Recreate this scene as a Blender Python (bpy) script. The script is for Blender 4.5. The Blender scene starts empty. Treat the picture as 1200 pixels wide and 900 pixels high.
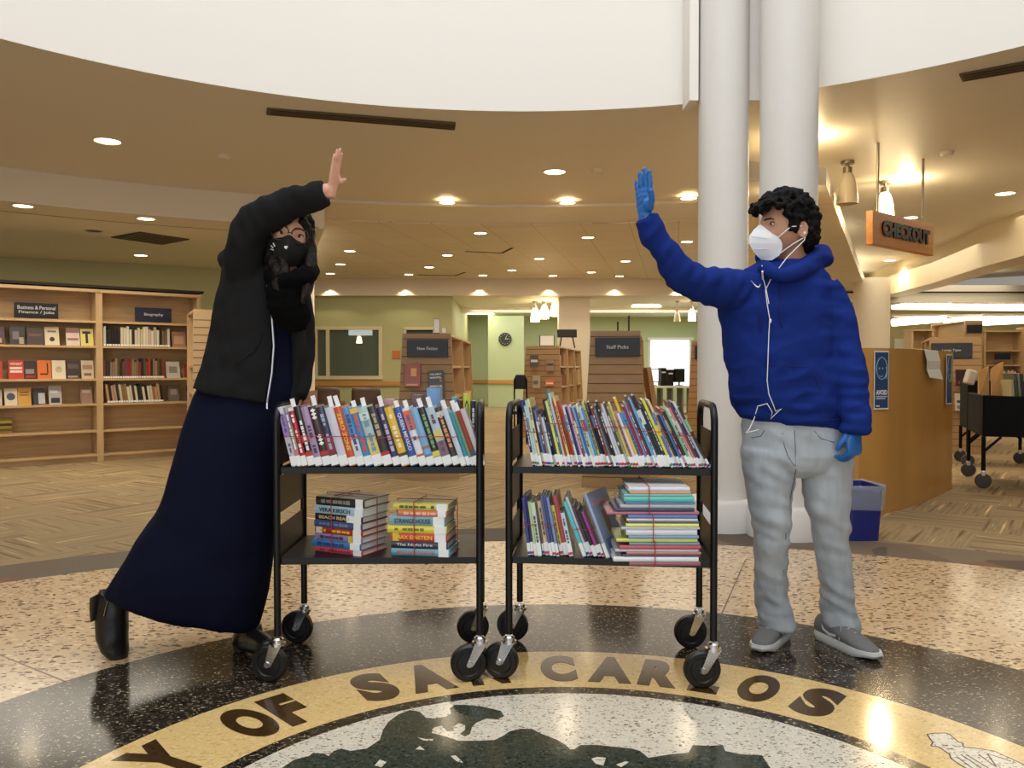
import bpy, bmesh, math, random
import numpy as np
from mathutils import Vector, Matrix, noise
from mathutils.bvhtree import BVHTree
random.seed(7)
scene = bpy.context.scene
C = scene.collection
PI = math.pi
# ------------------------------------------------------------------ camera, light, exposure
F, CAMH, HOR = 960.0, 1.1, 430.0
TH = math.atan((450 - HOR) / F)
cam_d = bpy.data.cameras.new('camera'); cam = bpy.data.objects.new('camera', cam_d); C.objects.link(cam)
cam_d.sensor_width = 36; cam_d.lens = 36 * F / 1200; cam_d.clip_end = 200
cam.location = (0, 0, CAMH); cam.rotation_euler = (PI / 2 - TH, 0, 0)
scene.camera = cam
vs = scene.view_settings
scene.display_settings.display_device = 'sRGB'
vs.view_transform = 'Standard'; vs.look = 'None'; vs.gamma = 1.0; vs.exposure = 0.0
vs.use_curve_mapping = False
w = bpy.data.worlds.new('world'); scene.world = w; w.use_nodes = True
w.node_tree.nodes['Background'].inputs[0].default_value = (1.0, 0.93, 0.82, 1)
w.node_tree.nodes['Background'].inputs[1].default_value = 0.30
def area(name, loc, rot, sx, sy, power, col, shape='RECTANGLE'):
    d = bpy.data.lights.new(name, 'AREA'); d.shape = shape; d.size = sx
    if shape in ('RECTANGLE', 'ELLIPSE'): d.size_y = sy
    d.energy = power; d.color = col
    o = bpy.data.objects.new(name, d); C.objects.link(o); o.location = loc; o.rotation_euler = rot
    return o
# daylight: the skylight over the rotunda and the glazed entrance behind the camera
area('skylight_daylight', (0.08, 1.6, 6.6), (0, 0, 0), 6.0, 6.0, 300, (0.90, 0.95, 1.0), 'DISK')
area('entrance_daylight', (-1.5, -5.5, 2.6), (math.radians(80), 0, math.radians(-8)), 7.0, 3.6, 270, (0.86, 0.93, 1.0))
# broad area lights added over the rooms behind, besides their own fixtures
area('reading_room_fill', (0.0, 13.0, 2.85), (0, 0, 0), 9.0, 5.0, 165, (1.0, 0.91, 0.76))
area('shelf_bay_fill', (-5.5, 8.6, 2.6), (0, 0, 0), 3.5, 2.0, 60, (1.0, 0.92, 0.78))
area('checkout_bay_fill', (5.6, 8.2, 2.9), (0, 0, 0), 2.5, 3.5, 45, (1.0, 0.89, 0.70))
area('office_light', (3.0, 20.5, 2.5), (0, 0, 0), 8.0, 5.0, 210, (0.97, 1.0, 0.92))
area('stacks_light', (7.5, 13.5, 2.75), (0, 0, 0), 4.0, 5.0, 110, (1.0, 0.88, 0.66))

# ------------------------------------------------------------------ helpers
def P(px, py, Y):
    u = (px - 600) / F; v = (450 - py) / F
    d = Vector((u, math.cos(TH) + v * math.sin(TH), -math.sin(TH) + v * math.cos(TH)))
    return Vector((0, 0, CAMH)) + d * (Y / d.y)
def G(px, py, z=0.0):
    u = (px - 600) / F; v = (450 - py) / F
    d = Vector((u, math.cos(TH) + v * math.sin(TH), -math.sin(TH) + v * math.cos(TH)))
    return Vector((0, 0, CAMH)) + d * ((z - CAMH) / d.z)
def lin(c):
    out = []
    for x in c:
        x = x / 255.0
        out.append(x / 12.92 if x <= 0.04045 else ((x + 0.055) / 1.055) ** 2.4)
    return (*out, 1.0)
_mats = {}
def mat(name, col, rough=0.5, metal=0.0, var=0.0, vscale=6.0, vstretch=(1, 1, 1), bump=0.0, bscale=40.0, emit=0.0, coat=0.0, trans=0.0, alpha=1.0, ecol=None, sheen=0.0, spec=0.5):
    key = (name, tuple(col))
    if key in _mats: return _mats[key]
    m = bpy.data.materials.new(name); m.use_nodes = True; nt = m.node_tree
    b = nt.nodes['Principled BSDF']
    b.inputs['Base Color'].default_value = lin(col)
    b.inputs['Roughness'].default_value = rough; b.inputs['Metallic'].default_value = metal
    b.inputs['Specular IOR Level'].default_value = spec
    if coat: b.inputs['Coat Weight'].default_value = coat; b.inputs['Coat Roughness'].default_value = 0.08
    if trans: b.inputs['Transmission Weight'].default_value = trans
    if alpha < 1: b.inputs['Alpha'].default_value = alpha
    if sheen: b.inputs['Sheen Weight'].default_value = sheen
    if emit:
        b.inputs['Emission Color'].default_value = lin(ecol or col); b.inputs['Emission Strength'].default_value = emit
    if var or bump:
        tc = nt.nodes.new('ShaderNodeTexCoord'); mp = nt.nodes.new('ShaderNodeMapping'); mp.inputs['Scale'].default_value = vstretch
        nt.links.new(tc.outputs['Object'], mp.inputs['Vector'])
    if var:
        n = nt.nodes.new('ShaderNodeTexNoise'); n.inputs['Scale'].default_value = vscale; n.inputs['Detail'].default_value = 4
        nt.links.new(mp.outputs[0], n.inputs['Vector'])
        r = nt.nodes.new('ShaderNodeValToRGB'); l = lin(col)
        r.color_ramp.elements[0].position = 0.3; r.color_ramp.elements[1].position = 0.7
        r.color_ramp.elements[0].color = (*[x * (1 - var) for x in l[:3]], 1)
        r.color_ramp.elements[1].color = (*[min(1, x * (1 + var)) for x in l[:3]], 1)
        nt.links.new(n.outputs['Fac'], r.inputs[0]); nt.links.new(r.outputs[0], b.inputs['Base Color'])
    if bump:
        n2 = nt.nodes.new('ShaderNodeTexNoise'); n2.inputs['Scale'].default_value = bscale; n2.inputs['Detail'].default_value = 3
        nt.links.new(mp.outputs[0], n2.inputs['Vector'])
        bp = nt.nodes.new('ShaderNodeBump'); bp.inputs['Strength'].default_value = bump; bp.inputs['Distance'].default_value = 0.01
        nt.links.new(n2.outputs['Fac'], bp.inputs['Height']); nt.links.new(bp.outputs[0], b.inputs['Normal'])
    _mats[key] = m
    return m
def terrazzo(name, base, flecks, scale, amount, rough=0.12, spec=0.5):
    """base colour with chips of several colours"""
    m = bpy.data.materials.new(name); m.use_nodes = True; nt = m.node_tree; b = nt.nodes['Principled BSDF']
    b.inputs['Roughness'].default_value = rough; b.inputs['Specular IOR Level'].default_value = spec
    tc = nt.nodes.new('ShaderNodeTexCoord'); prev = None
    rgb = nt.nodes.new('ShaderNodeRGB'); rgb.outputs[0].default_value = lin(base); prev = rgb.outputs[0]
    for i, (fc, sc, am) in enumerate(zip(flecks, scale, amount)):
        mp = nt.nodes.new('ShaderNodeMapping'); mp.inputs['Location'].default_value = (3.1 * i, 1.7 * i, 0)
        mp.inputs['Rotation'].default_value = (0, 0, 0.6 * i); mp.inputs['Scale'].default_value = (1, 1.6, 1)
        nt.links.new(tc.outputs['Object'], mp.inputs[0])
        wn = nt.nodes.new('ShaderNodeTexNoise'); wn.inputs['Scale'].default_value = sc * 0.8
        nt.links.new(mp.outputs[0], wn.inputs['Vector'])
        mix0 = nt.nodes.new('ShaderNodeMix'); mix0.data_type = 'VECTOR'; mix0.inputs[0].default_value = 0.03
        nt.links.new(mp.outputs[0], mix0.inputs[4]); nt.links.new(wn.outputs['Color'], mix0.inputs[5])
        vo = nt.nodes.new('ShaderNodeTexVoronoi'); vo.inputs['Scale'].default_value = sc
        nt.links.new(mix0.outputs[1], vo.inputs['Vector'])
        # chip size differs from cell to cell
        sep = nt.nodes.new('ShaderNodeSeparateColor'); nt.links.new(vo.outputs['Color'], sep.inputs[0])
        mul = nt.nodes.new('ShaderNodeMath'); mul.operation = 'MULTIPLY'; mul.inputs[1].default_value = am
        nt.links.new(sep.outputs[0], mul.inputs[0])
        lt = nt.nodes.new('ShaderNodeMath'); lt.operation = 'LESS_THAN'
        nt.links.new(vo.outputs['Distance'], lt.inputs[0]); nt.links.new(mul.outputs[0], lt.inputs[1])
        mx = nt.nodes.new('ShaderNodeMix'); mx.data_type = 'RGBA'
        nt.links.new(lt.outputs[0], mx.inputs[0]); nt.links.new(prev, mx.inputs[6]); mx.inputs[7].default_value = lin(fc)
        prev = mx.outputs[2]
    nt.links.new(prev, b.inputs['Base Color'])
    return m
def wood(name, col, axis=2, rough=0.4, contrast=0.14):
    st = [14, 14, 14]; st[axis] = 0.9
    return mat(name, col, rough, var=contrast, vscale=2.2, vstretch=tuple(st))

class MB:
    """collects shapes and links them as ONE mesh object"""
    def __init__(s): s.v = []; s.f = []; s.mi = []; s.cur = 0
    def add(s, vs_, fs_):
        o = len(s.v); s.v += [Vector(p) for p in vs_]; s.f += [[i + o for i in f] for f in fs_]; s.mi += [s.cur] * len(fs_)
        return s
    def box(s, c, d, R=None):
        x, y, z = d[0] / 2, d[1] / 2, d[2] / 2; c = Vector(c)
        vs_ = [Vector((i * x, j * y, k * z)) for i in (-1, 1) for j in (-1, 1) for k in (-1, 1)]
        if R is not None: vs_ = [R @ p for p in vs_]
        return s.add([c + p for p in vs_], [(0, 1, 3, 2), (4, 6, 7, 5), (0, 4, 5, 1), (2, 3, 7, 6), (0, 2, 6, 4), (1, 5, 7, 3)])
    def bevbox(s, c, d, bv, R=None):
        bm = bmesh.new(); bmesh.ops.create_cube(bm, size=1.0)
        for v in bm.verts: v.co = Vector((v.co.x * d[0], v.co.y * d[1], v.co.z * d[2]))
        bmesh.ops.bevel(bm, geom=list(bm.edges), offset=bv, segments=2, affect='EDGES', profile=0.6)
        bm.verts.index_update(); c = Vector(c)
        vs_ = [c + ((R @ v.co) if R is not None else v.co) for v in bm.verts]; fs_ = [[v.index for v in f.verts] for f in bm.faces]
        bm.free(); return s.add(vs_, fs_)
    def slab(s, pts, d):
        """closed prism: polygon pts (3d) swept by vector d"""
        n = len(pts); d = Vector(d); pts = [Vector(p) for p in pts]
        vs_ = pts + [p + d for p in pts]
        fs_ = [list(range(n))[::-1], list(range(n, 2 * n))] + [[i, (i + 1) % n, (i + 1) % n + n, i + n] for i in range(n)]
        return s.add(vs_, fs_)
    def poly(s, pts): return s.add(pts, [list(range(len(pts)))])
    def tube(s, pts, r, n=10, closed=False):
        pts = [Vector(p) for p in pts]; m = len(pts); rs = r if isinstance(r, (list, tuple)) else [r] * m
        vs_ = []; fs_ = []; nrm = None
        for i, p in enumerate(pts):
            if closed: t = pts[(i + 1) % m] - pts[i - 1]
            else: t = pts[min(i + 1, m - 1)] - pts[max(i - 1, 0)]
            t = t.normalized() if t.length > 1e-9 else Vector((0, 0, 1))
            if nrm is None:
                nrm = t.cross(Vector((0, 0, 1)))
                if nrm.length < 0.1: nrm = t.cross(Vector((1, 0, 0)))
            nrm = (nrm - t * nrm.dot(t)).normalized(); bn = t.cross(nrm)
            for k in range(n):
                a = 2 * PI * k / n; vs_.append(p + (nrm * math.cos(a) + bn * math.sin(a)) * rs[i])
        for i in range(m if closed else m - 1):
            j = (i + 1) % m
            for k in range(n): fs_.append([i * n + k, i * n + (k + 1) % n, j * n + (k + 1) % n, j * n + k])
        if not closed: fs_ += [list(range(n))[::-1], list(range((m - 1) * n, m * n))]
        return s.add(vs_, fs_)
    def lathe(s, prof, c=(0, 0, 0), n=24, R=None, close=True):
        c = Vector(c); vs_ = []; fs_ = []; m = len(prof)
        for r, z in prof:
            for k in range(n):
                a = 2 * PI * k / n; p = Vector((r * math.cos(a), r * math.sin(a), z)); vs_.append(c + ((R @ p) if R is not None else p))
        for i in range(m - 1):
            for k in range(n): fs_.append([i * n + k, i * n + (k + 1) % n, (i + 1) * n + (k + 1) % n, (i + 1) * n + k])
        if close: fs_ += [list(range(n))[::-1], list(range((m - 1) * n, m * n))]
        return s.add(vs_, fs_)
    def loft(s, secs, n=28, arc=None, closed=True):
        """secs: (centre, avec, bvec)"""
        vs_ = []; fs_ = []; m = len(secs)
        for c, a, b in secs:
            for k in range(n):
                t = 2 * PI * k / n; vs_.append(Vector(c) + Vector(a) * math.cos(t) + Vector(b) * math.sin(t))
        for i in range(m - 1):
            for k in range(n): fs_.append([i * n + k, i * n + (k + 1) % n, (i + 1) * n + (k + 1) % n, (i + 1) * n + k])
        fs_ += [list(range(n))[::-1], list(range((m - 1) * n, m * n))]
        return s.add(vs_, fs_)
    def lr(s, rows, n=28):
        """rows: (px left, py left, px right, py right, Y, half depth)"""
        secs = []
        for (lx, ly, rx, ry, Y, b) in rows:
            L = P(lx, ly, Y); R = P(rx, ry, Y); secs.append(((L + R) / 2, (R - L) / 2, Vector((0, b, 0))))
        return s.loft(secs, n)
    def sphere(s, c, r, n=14, R=None):
        vs_ = []; fs_ = []; c = Vector(c); r = Vector(r) if not isinstance(r, (int, float)) else Vector((r, r, r)); m = n // 2
        for i in range(m + 1):
            th = PI * i / m
            for k in range(n):
                a = 2 * PI * k / n; p = Vector((math.sin(th) * math.cos(a) * r.x, math.sin(th) * math.sin(a) * r.y, math.cos(th) * r.z))
                vs_.append(c + ((R @ p) if R is not None else p))
        for i in range(m):
            for k in range(n): fs_.append([i * n + k, (i + 1) * n + k, (i + 1) * n + (k + 1) % n, i * n + (k + 1) % n])
        return s.add(vs_, fs_)
    def xf(s, M): s.v = [M @ p for p in s.v]; return s
    def build(s, name, m, parent=None, world=False, smooth=False, clean=False, keep=False):
        """world=True: coordinates are world coordinates, moved into the parent's frame (or to an origin at the base)"""
        v = s.v; loc = Vector((0, 0, 0))
        if parent is not None and world:
            Mi = WM[parent.name].inverted(); v = [Mi @ p for p in v]
        elif parent is None and not keep:
            a = np.array([tuple(p) for p in v]); loc = Vector(((a[:, 0].min() + a[:, 0].max()) / 2, (a[:, 1].min() + a[:, 1].max()) / 2, a[:, 2].min()))
            v = [p - loc for p in v]
        me = bpy.data.meshes.new(name); me.from_pydata([tuple(p) for p in v], [], s.f)
        ms = m if isinstance(m, (list, tuple)) else [m]
        for q in ms: me.materials.append(q)
        if len(ms) > 1:
            for p, i in zip(me.polygons, s.mi): p.material_index = i
        bm = bmesh.new(); bm.from_mesh(me)
        if clean: bmesh.ops.remove_doubles(bm, verts=bm.verts, dist=1e-5)
        bmesh.ops.recalc_face_normals(bm, faces=bm.faces); bm.to_mesh(me); bm.free()
        if smooth:
            for p in me.polygons: p.use_smooth = True
            if smooth == 'auto':
                me.set_sharp_from_angle(angle=math.radians(40))
        o = bpy.data.objects.new(name, me); C.objects.link(o)
        if parent is not None: o.parent = parent
        o.location = loc
        WM[o.name] = (WM[parent.name] if parent is not None else Matrix.Identity(4)) @ Matrix.Translation(loc)
        return o
WM = {}
def thing(name, label, cat, loc=(0, 0, 0), rz=0.0, group=None):
    o = bpy.data.objects.new(name, None); C.objects.link(o); o.empty_display_size = 0.1
    o.location = loc; o.rotation_euler = (0, 0, rz)
    WM[o.name] = Matrix.Translation(Vector(loc)) @ Matrix.Rotation(rz, 4, 'Z')
    return tag(o, label, cat, group)
def tag(o, label, cat, group=None):
    o['label'] = label; o['category'] = cat
    if group: o['group'] = group
    return o
def struct(name, mb, m, smooth=False):
    o = mb.build(name, m, smooth=smooth, keep=True); o['kind'] = 'structure'; return o
_tc = {}
def text_geo(body, h, wd=None, bold=0.0, ext=0.001):
    """letters as a mesh in the xy plane, centred, front facing +z, cap height h"""
    key = (body, bold, ext)
    if key not in _tc:
        cu = bpy.data.curves.new('t', 'FONT'); cu.body = body; cu.offset = bold; cu.resolution_u = 8 if len(body) == 1 else 3; cu.extrude = 0.01
        ob = bpy.data.objects.new('t', cu); C.objects.link(ob)
        dg = bpy.context.evaluated_depsgraph_get(); me = bpy.data.meshes.new_from_object(ob.evaluated_get(dg))
        _tc[key] = ([tuple(v.co) for v in me.vertices], [list(p.vertices) for p in me.polygons])
        bpy.data.objects.remove(ob); bpy.data.curves.remove(cu); bpy.data.meshes.remove(me)
    vs_, fs_ = _tc[key]; a = np.array(vs_); lo, hi = a.min(0), a.max(0)
    sy = h / (hi[1] - lo[1]); sx = (wd / (hi[0] - lo[0])) if wd else sy
    a = (a - (lo + hi) / 2) * np.array([sx, sy, ext / 0.02]); a[:, 2] += ext / 2
    return [Vector(p) for p in a], fs_
def text_mb(body, h, M, wd=None, bold=0.0, ext=0.001):
    v, f = text_geo(body, h, wd, bold, ext); return MB().add([M @ p for p in v], f)
def frame(o, x, y, z):
    return Matrix(((x[0], y[0], z[0], o[0]), (x[1], y[1], z[1], o[1]), (x[2], y[2], z[2], o[2]), (0, 0, 0, 1)))
def remesh(mb, vox, smooth=3, disp=None, keepnear=None):
    """unites everything in mb into one continuous skin"""
    me = bpy.data.meshes.new('r'); me.from_pydata([tuple(p) for p in mb.v], [], mb.f)
    bm = bmesh.new(); bm.from_mesh(me); bmesh.ops.recalc_face_normals(bm, faces=bm.faces); bm.to_mesh(me); bm.free()
    ob = bpy.data.objects.new('r', me); C.objects.link(ob)
    md = ob.modifiers.new('r', 'REMESH'); md.mode = 'VOXEL'; md.voxel_size = vox
    dg = bpy.context.evaluated_depsgraph_get(); m2 = bpy.data.meshes.new_from_object(ob.evaluated_get(dg))
    bpy.data.objects.remove(ob); bpy.data.meshes.remove(me)
    bm = bmesh.new(); bm.from_mesh(m2); bpy.data.meshes.remove(m2)
    for _ in range(smooth): bmesh.ops.smooth_vert(bm, verts=bm.verts, factor=0.5, use_axis_x=True, use_axis_y=True, use_axis_z=True)
    if disp:
        bm.normal_update()
        mv = [(v, v.normal * disp(v.co, v.normal)) for v in bm.verts]
        for v, d in mv: v.co += d
    bm.verts.index_update()
    out = MB().add([v.co.copy() for v in bm.verts], [[v.index for v in f.verts] for f in bm.faces]); bm.free()
    return out
def bvh(mb): return BVHTree.FromPolygons([tuple(p) for p in mb.v], mb.f)
def snap(tree, px, py, off=0.003, fallY=3.0):
    o = Vector((0, 0, CAMH)); d = (P(px, py, 1.0) - o).normalized(); h = tree.ray_cast(o, d)
    if h[0] is None: return P(px, py, fallY)
    return h[0] - d * off
ORD = ['zeroth', 'first', 'second', 'third', 'fourth', 'fifth', 'sixth', 'seventh', 'eighth', 'ninth', 'tenth', 'eleventh', 'twelfth', 'thirteenth', 'fourteenth', 'fifteenth', 'sixteenth', 'seventeenth', 'eighteenth', 'nineteenth']
def ordn(n):
    if n < 20: return ORD[n]
    tens = {2: ('twenty', 'twentieth'), 3: ('thirty', 'thirtieth'), 4: ('forty', 'fortieth'), 5: ('fifty', 'fiftieth'), 6: ('sixty', 'sixtieth'), 7: ('seventy', 'seventieth')}[n // 10]
    return tens[1] if n % 10 == 0 else tens[0] + '-' + ORD[n % 10]
def ring(mb, c, r0, r1, z, a0=0.0, a1=2 * PI, n=96):
    vs_ = []; fs_ = []
    for i in range(n + 1):
        a = a0 + (a1 - a0) * i / n
        vs_ += [(c[0] + r0 * math.cos(a), c[1] + r0 * math.sin(a), z), (c[0] + r1 * math.cos(a), c[1] + r1 * math.sin(a), z)]
    for i in range(n): fs_.append([2 * i, 2 * i + 1, 2 * i + 3, 2 * i + 2])
    return mb.add(vs_, fs_)
def cylwall(mb, c, r, z0, z1, a0, a1, n=64):
    vs_ = []; fs_ = []
    for i in range(n + 1):
        a = a0 + (a1 - a0) * i / n
        vs_ += [(c[0] + r * math.cos(a), c[1] + r * math.sin(a), z0), (c[0] + r * math.cos(a), c[1] + r * math.sin(a), z1)]
    for i in range(n): fs_.append([2 * i, 2 * i + 1, 2 * i + 3, 2 * i + 2])
    return mb.add(vs_, fs_)
# ------------------------------------------------------------------ materials
M_paint = mat('cream_paint', (232, 222, 204), 0.55)
M_drum = mat('white_paint', (238, 233, 226), 0.6)
M_ceil = mat('ceiling_paint', (228, 222, 210), 0.52)
M_col = mat('column_paint', (218, 215, 210), 0.5)
M_green = mat('green_paint', (186, 186, 138), 0.6)
M_green2 = mat('pale_green_paint', (190, 200, 160), 0.6)
M_maple = wood('maple_wood', (200, 168, 124), 0)
M_maplev = wood('maple_wood_upright', (200, 168, 124), 2)
M_slat = mat('slat_laminate', (164, 130, 90), 0.5, var=0.08, vscale=3, vstretch=(2, 2, 20))
M_groove = mat('slat_groove', (70, 50, 32), 0.7)
M_rail = wood('oak_rail', (196, 140, 72), 0)
M_black = mat('black_steel', (14, 14, 15), 0.38, spec=.35)
M_chrome = mat('chrome', (210, 210, 214), 0.22, metal=1.0)
M_rubber = mat('black_rubber', (14, 14, 15), 0.38)
M_white = mat('white_paper', (240, 240, 240), 0.5)
M_page = mat('page_edges', (232, 226, 210), 0.7, var=0.05, vscale=3, vstretch=(80, 1, 1))
M_sign = mat('dark_sign_board', (26, 26, 32), 0.4)
M_signtext = mat('sign_lettering', (215, 215, 210), 0.5)
M_brush = mat('brushed_nickel', (150, 140, 125), 0.35, metal=0.9)
M_lamp_on = mat('lit_lamp', (255, 236, 200), 0.4, emit=9.0, ecol=(255, 226, 170))
M_can_on = mat('lit_can_lens', (255, 240, 210), 0.4, emit=14.0, ecol=(255, 228, 176))
M_fluor = mat('lit_fluorescent', (255, 246, 220), 0.4, emit=5.0, ecol=(255, 240, 205))
M_vent = mat('vent_grille', (92, 78, 58), 0.6)
M_gapdark = mat('slot_gap_dark', (38, 30, 22), 0.8)
M_dglass = mat('dark_window_glass', (52, 58, 52), 0.06)

# ------------------------------------------------------------------ floor: terrazzo seal, terrazzo apron, carpet
SC = (0.175, 1.675)                                   # centre of the seal
T_beige = terrazzo('beige_terrazzo', (208, 180, 142), [(176, 140, 104), (228, 200, 160), (66, 50, 36), (44, 36, 32), (120, 86, 58)], [26, 22, 22, 30, 24], [0.45, 0.4, 0.36, 0.30, 0.30], 0.16)
T_dark = terrazzo('dark_terrazzo', (50, 43, 36), [(76, 66, 54), (126, 112, 90), (26, 23, 20), (186, 170, 140)], [52, 56, 40, 62], [0.5, 0.36, 0.5, 0.30], 0.13, 0.30)
T_gold = terrazzo('gold_terrazzo', (222, 190, 128), [(206, 172, 108), (232, 204, 148), (176, 140, 88)], [60, 55, 75], [0.5, 0.45, 0.25], 0.12)
T_pale = terrazzo('pale_terrazzo', (214, 206, 188), [(226, 220, 206), (150, 130, 108), (96, 80, 66)], [70, 66, 72], [0.5, 0.42, 0.34], 0.14)
T_tree = terrazzo('green_terrazzo', (56, 62, 52), [(76, 84, 72), (36, 40, 34), (100, 106, 92)], [80, 70, 90], [0.5, 0.5, 0.25], 0.14, 0.35)
T_brown = terrazzo('brown_terrazzo', (66, 46, 24), [(80, 58, 32), (50, 34, 18)], [90, 80], [0.5, 0.5], 0.12)
def carpet_mat():
    m = bpy.data.materials.new('woven_plank_carpet'); m.use_nodes = True; nt = m.node_tree; b = nt.nodes['Principled BSDF']
    b.inputs['Roughness'].default_value = 0.9
    tc = nt.nodes.new('ShaderNodeTexCoord'); mp = nt.nodes.new('ShaderNodeMapping'); mp.inputs['Rotation'].default_value = (0, 0, 0.62)
    nt.links.new(tc.outputs['Object'], mp.inputs[0])
    ck = nt.nodes.new('ShaderNodeTexChecker'); ck.inputs['Scale'].default_value = 1.6
    ck.inputs['Color1'].default_value = (1, 1, 1, 1); ck.inputs['Color2'].default_value = (0, 0, 0, 1)
    nt.links.new(mp.outputs[0], ck.inputs['Vector'])
    cols = []
    for st in ((1.0, 26, 1), (26, 1.0, 1)):
        m2 = nt.nodes.new('ShaderNodeMapping'); m2.inputs['Scale'].default_value = st; nt.links.new(mp.outputs[0], m2.inputs[0])
        n = nt.nodes.new('ShaderNodeTexNoise'); n.inputs['Scale'].default_value = 1.0; n.inputs['Detail'].default_value = 2.5
        nt.links.new(m2.outputs[0], n.inputs['Vector'])
        r = nt.nodes.new('ShaderNodeValToRGB'); cr = r.color_ramp
        cr.elements[0].position = 0.30; cr.elements[0].color = lin((104, 82, 56))
        cr.elements[1].position = 0.75; cr.elements[1].color = lin((236, 206, 148))
        for p_, c_ in ((0.42, (140, 116, 82)), (0.52, (158, 136, 100)), (0.60, (138, 122, 88)), (0.66, (180, 152, 106))):
            e = cr.elements.new(p_); e.color = lin(c_)
        nt.links.new(n.outputs['Fac'], r.inputs[0]); cols.append(r.outputs[0])
    mx = nt.nodes.new('ShaderNodeMix'); mx.data_type = 'RGBA'
    nt.links.new(ck.outputs['Fac'], mx.inputs[0]); nt.links.new(cols[0], mx.inputs[6]); nt.links.new(cols[1], mx.inputs[7])
    nt.links.new(mx.outputs[2], b.inputs['Base Color'])
    return m
M_carpet = carpet_mat()
M_band = mat('speckled_carpet_band', (104, 86, 68), 0.85, var=0.25, vscale=60.0, bump=0.2, bscale=200)
nt = M_band.node_tree; tc = nt.nodes.new('ShaderNodeTexCoord'); vo = nt.nodes.new('ShaderNodeTexVoronoi'); vo.inputs['Scale'].default_value = 2.6; nt.links.new(tc.outputs['Object'], vo.inputs['Vector'])
sp_ = nt.nodes.new('ShaderNodeSeparateColor'); nt.links.new(vo.outputs['Color'], sp_.inputs[0]); rp = nt.nodes.new('ShaderNodeValToRGB'); rp.color_ramp.interpolation = 'CONSTANT'; nt.links.new(sp_.outputs[0], rp.inputs[0])
rp.color_ramp.elements[0].color = lin((112, 96, 78)); rp.color_ramp.elements[1].position = 0.22; rp.color_ramp.elements[1].color = lin((84, 70, 58))
for p_, c_ in ((0.42, (128, 112, 90)), (0.6, (74, 64, 58)), (0.75, (132, 92, 66)), (0.85, (108, 100, 84))): rp.color_ramp.elements.new(p_).color = lin(c_)
mx_ = nt.nodes.new('ShaderNodeMix'); mx_.data_type = 'RGBA'; mx_.inputs[0].default_value = 0.65; b_ = nt.nodes['Principled BSDF']; old = b_.inputs['Base Color'].links[0].from_socket
nt.links.new(old, mx_.inputs[6]); nt.links.new(rp.outputs[0], mx_.inputs[7]); nt.links.new(mx_.outputs[2], b_.inputs['Base Color'])
TC_, TR = (0.25, 0.62), 4.54
ca = MB(); ring(ca, TC_, TR + 0.42, 40, 0.0, n=128); struct('floor_carpet', ca, M_carpet)
bd = MB(); ring(bd, TC_, TR, TR + 0.42, 0.0, n=128); struct('floor_band', bd, M_band)
# the apron surrounds the dark ring (different centres): bridge of two circles
ap = MB(); vs_ = []; fs_ = []
for i in range(129):
    a = 2 * PI * i / 128
    vs_ += [(SC[0] + 2.10 * math.cos(a), SC[1] + 2.10 * math.sin(a), 0), (TC_[0] + TR * math.cos(a), TC_[1] + TR * math.sin(a), 0)]
for i in range(128): fs_.append([2 * i, 2 * i + 1, 2 * i + 3, 2 * i + 2])
ap.add(vs_, fs_); struct('floor_terrazzo', ap, T_beige)
jm = mat('terrazzo_joint', (110, 84, 58), 0.3)
jo = MB()
for a in (2.55, 2.2, 1.2, 0.55, 0.1):
    d = Vector((math.cos(a), math.sin(a), 0)); n_ = Vector((-d.y, d.x, 0)) * 0.003; c = Vector((SC[0], SC[1], 0.0006))
    q0 = c + d * 2.1; q1 = c + d * 3.2
    jo.poly([q0 - n_, q0 + n_, q1 + n_, q1 - n_])
struct('floor_joints', jo, jm)
dk = MB(); ring(dk, SC, 1.47, 2.10, 0.0); struct('floor_dark_ring', dk, T_dark)
gd = MB(); ring(gd, SC, 1.12, 1.47, 0.0); struct('floor_gold_ring', gd, T_gold)
d2 = MB(); ring(d2, SC, 1.065, 1.12, 0.0); struct('floor_thin_ring', d2, T_dark)
pl = MB(); ring(pl, SC, 0.0, 1.065, 0.0); struct('floor_seal_field', pl, T_pale)
def inlay(name, pts, m, z): return struct(name, MB().poly([G(x, y, z) for x, y in pts]), m)
tree = [(310, 935), (330, 900), (345, 890), (362, 886), (367, 882), (380, 883), (385, 886), (391, 880), (400, 877), (410, 880), (430, 877), (445, 867), (449, 855), (455, 846), (467, 837), (480, 832), (492, 834), (499, 841), (507, 842),
        (512, 850), (507, 854), (506, 859), (515, 861), (525, 864), (537, 868), (560, 868), (580, 867), (590, 862), (597, 857), (610, 854), (623, 854), (635, 860), (653, 867), (663, 873), (668, 878), (673, 878), (680, 873), (700, 873), (720, 875), (740, 877), (750, 880), (760, 888), (785, 884), (807, 882), (812, 873), (830, 874), (847, 873), (850, 880), (870, 884), (893, 885), (898, 893), (903, 900), (925, 935)]
inlay('floor_inlay_tree', tree, T_tree, 0.0006)
inlay('floor_inlay_branch', [(507, 842), (522, 840), (529, 836), (527, 830), (533, 826), (547, 826), (565, 828), (587, 833), (591, 839), (583, 843), (570, 842), (558, 847), (553, 852), (551, 860), (545, 863), (539, 860), (545, 855), (545, 850), (538, 847), (531, 852), (532, 856), (524, 857), (518, 850), (510, 852)], T_tree, 0.0007)
for k, q in enumerate([[(489, 864), (497, 868), (507, 868), (508, 866), (499, 866)], [(487, 878), (492, 874), (498, 879)], [(439, 897), (445, 890), (453, 893), (447, 899)], [(528, 886), (534, 885), (543, 894), (535, 892)], [(693, 889), (700, 887), (710, 888), (707, 897), (698, 895)], [(722, 896), (733, 892), (737, 893), (728, 899)]]):
    inlay('floor_inlay_gap', q, T_pale, 0.0009)
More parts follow.
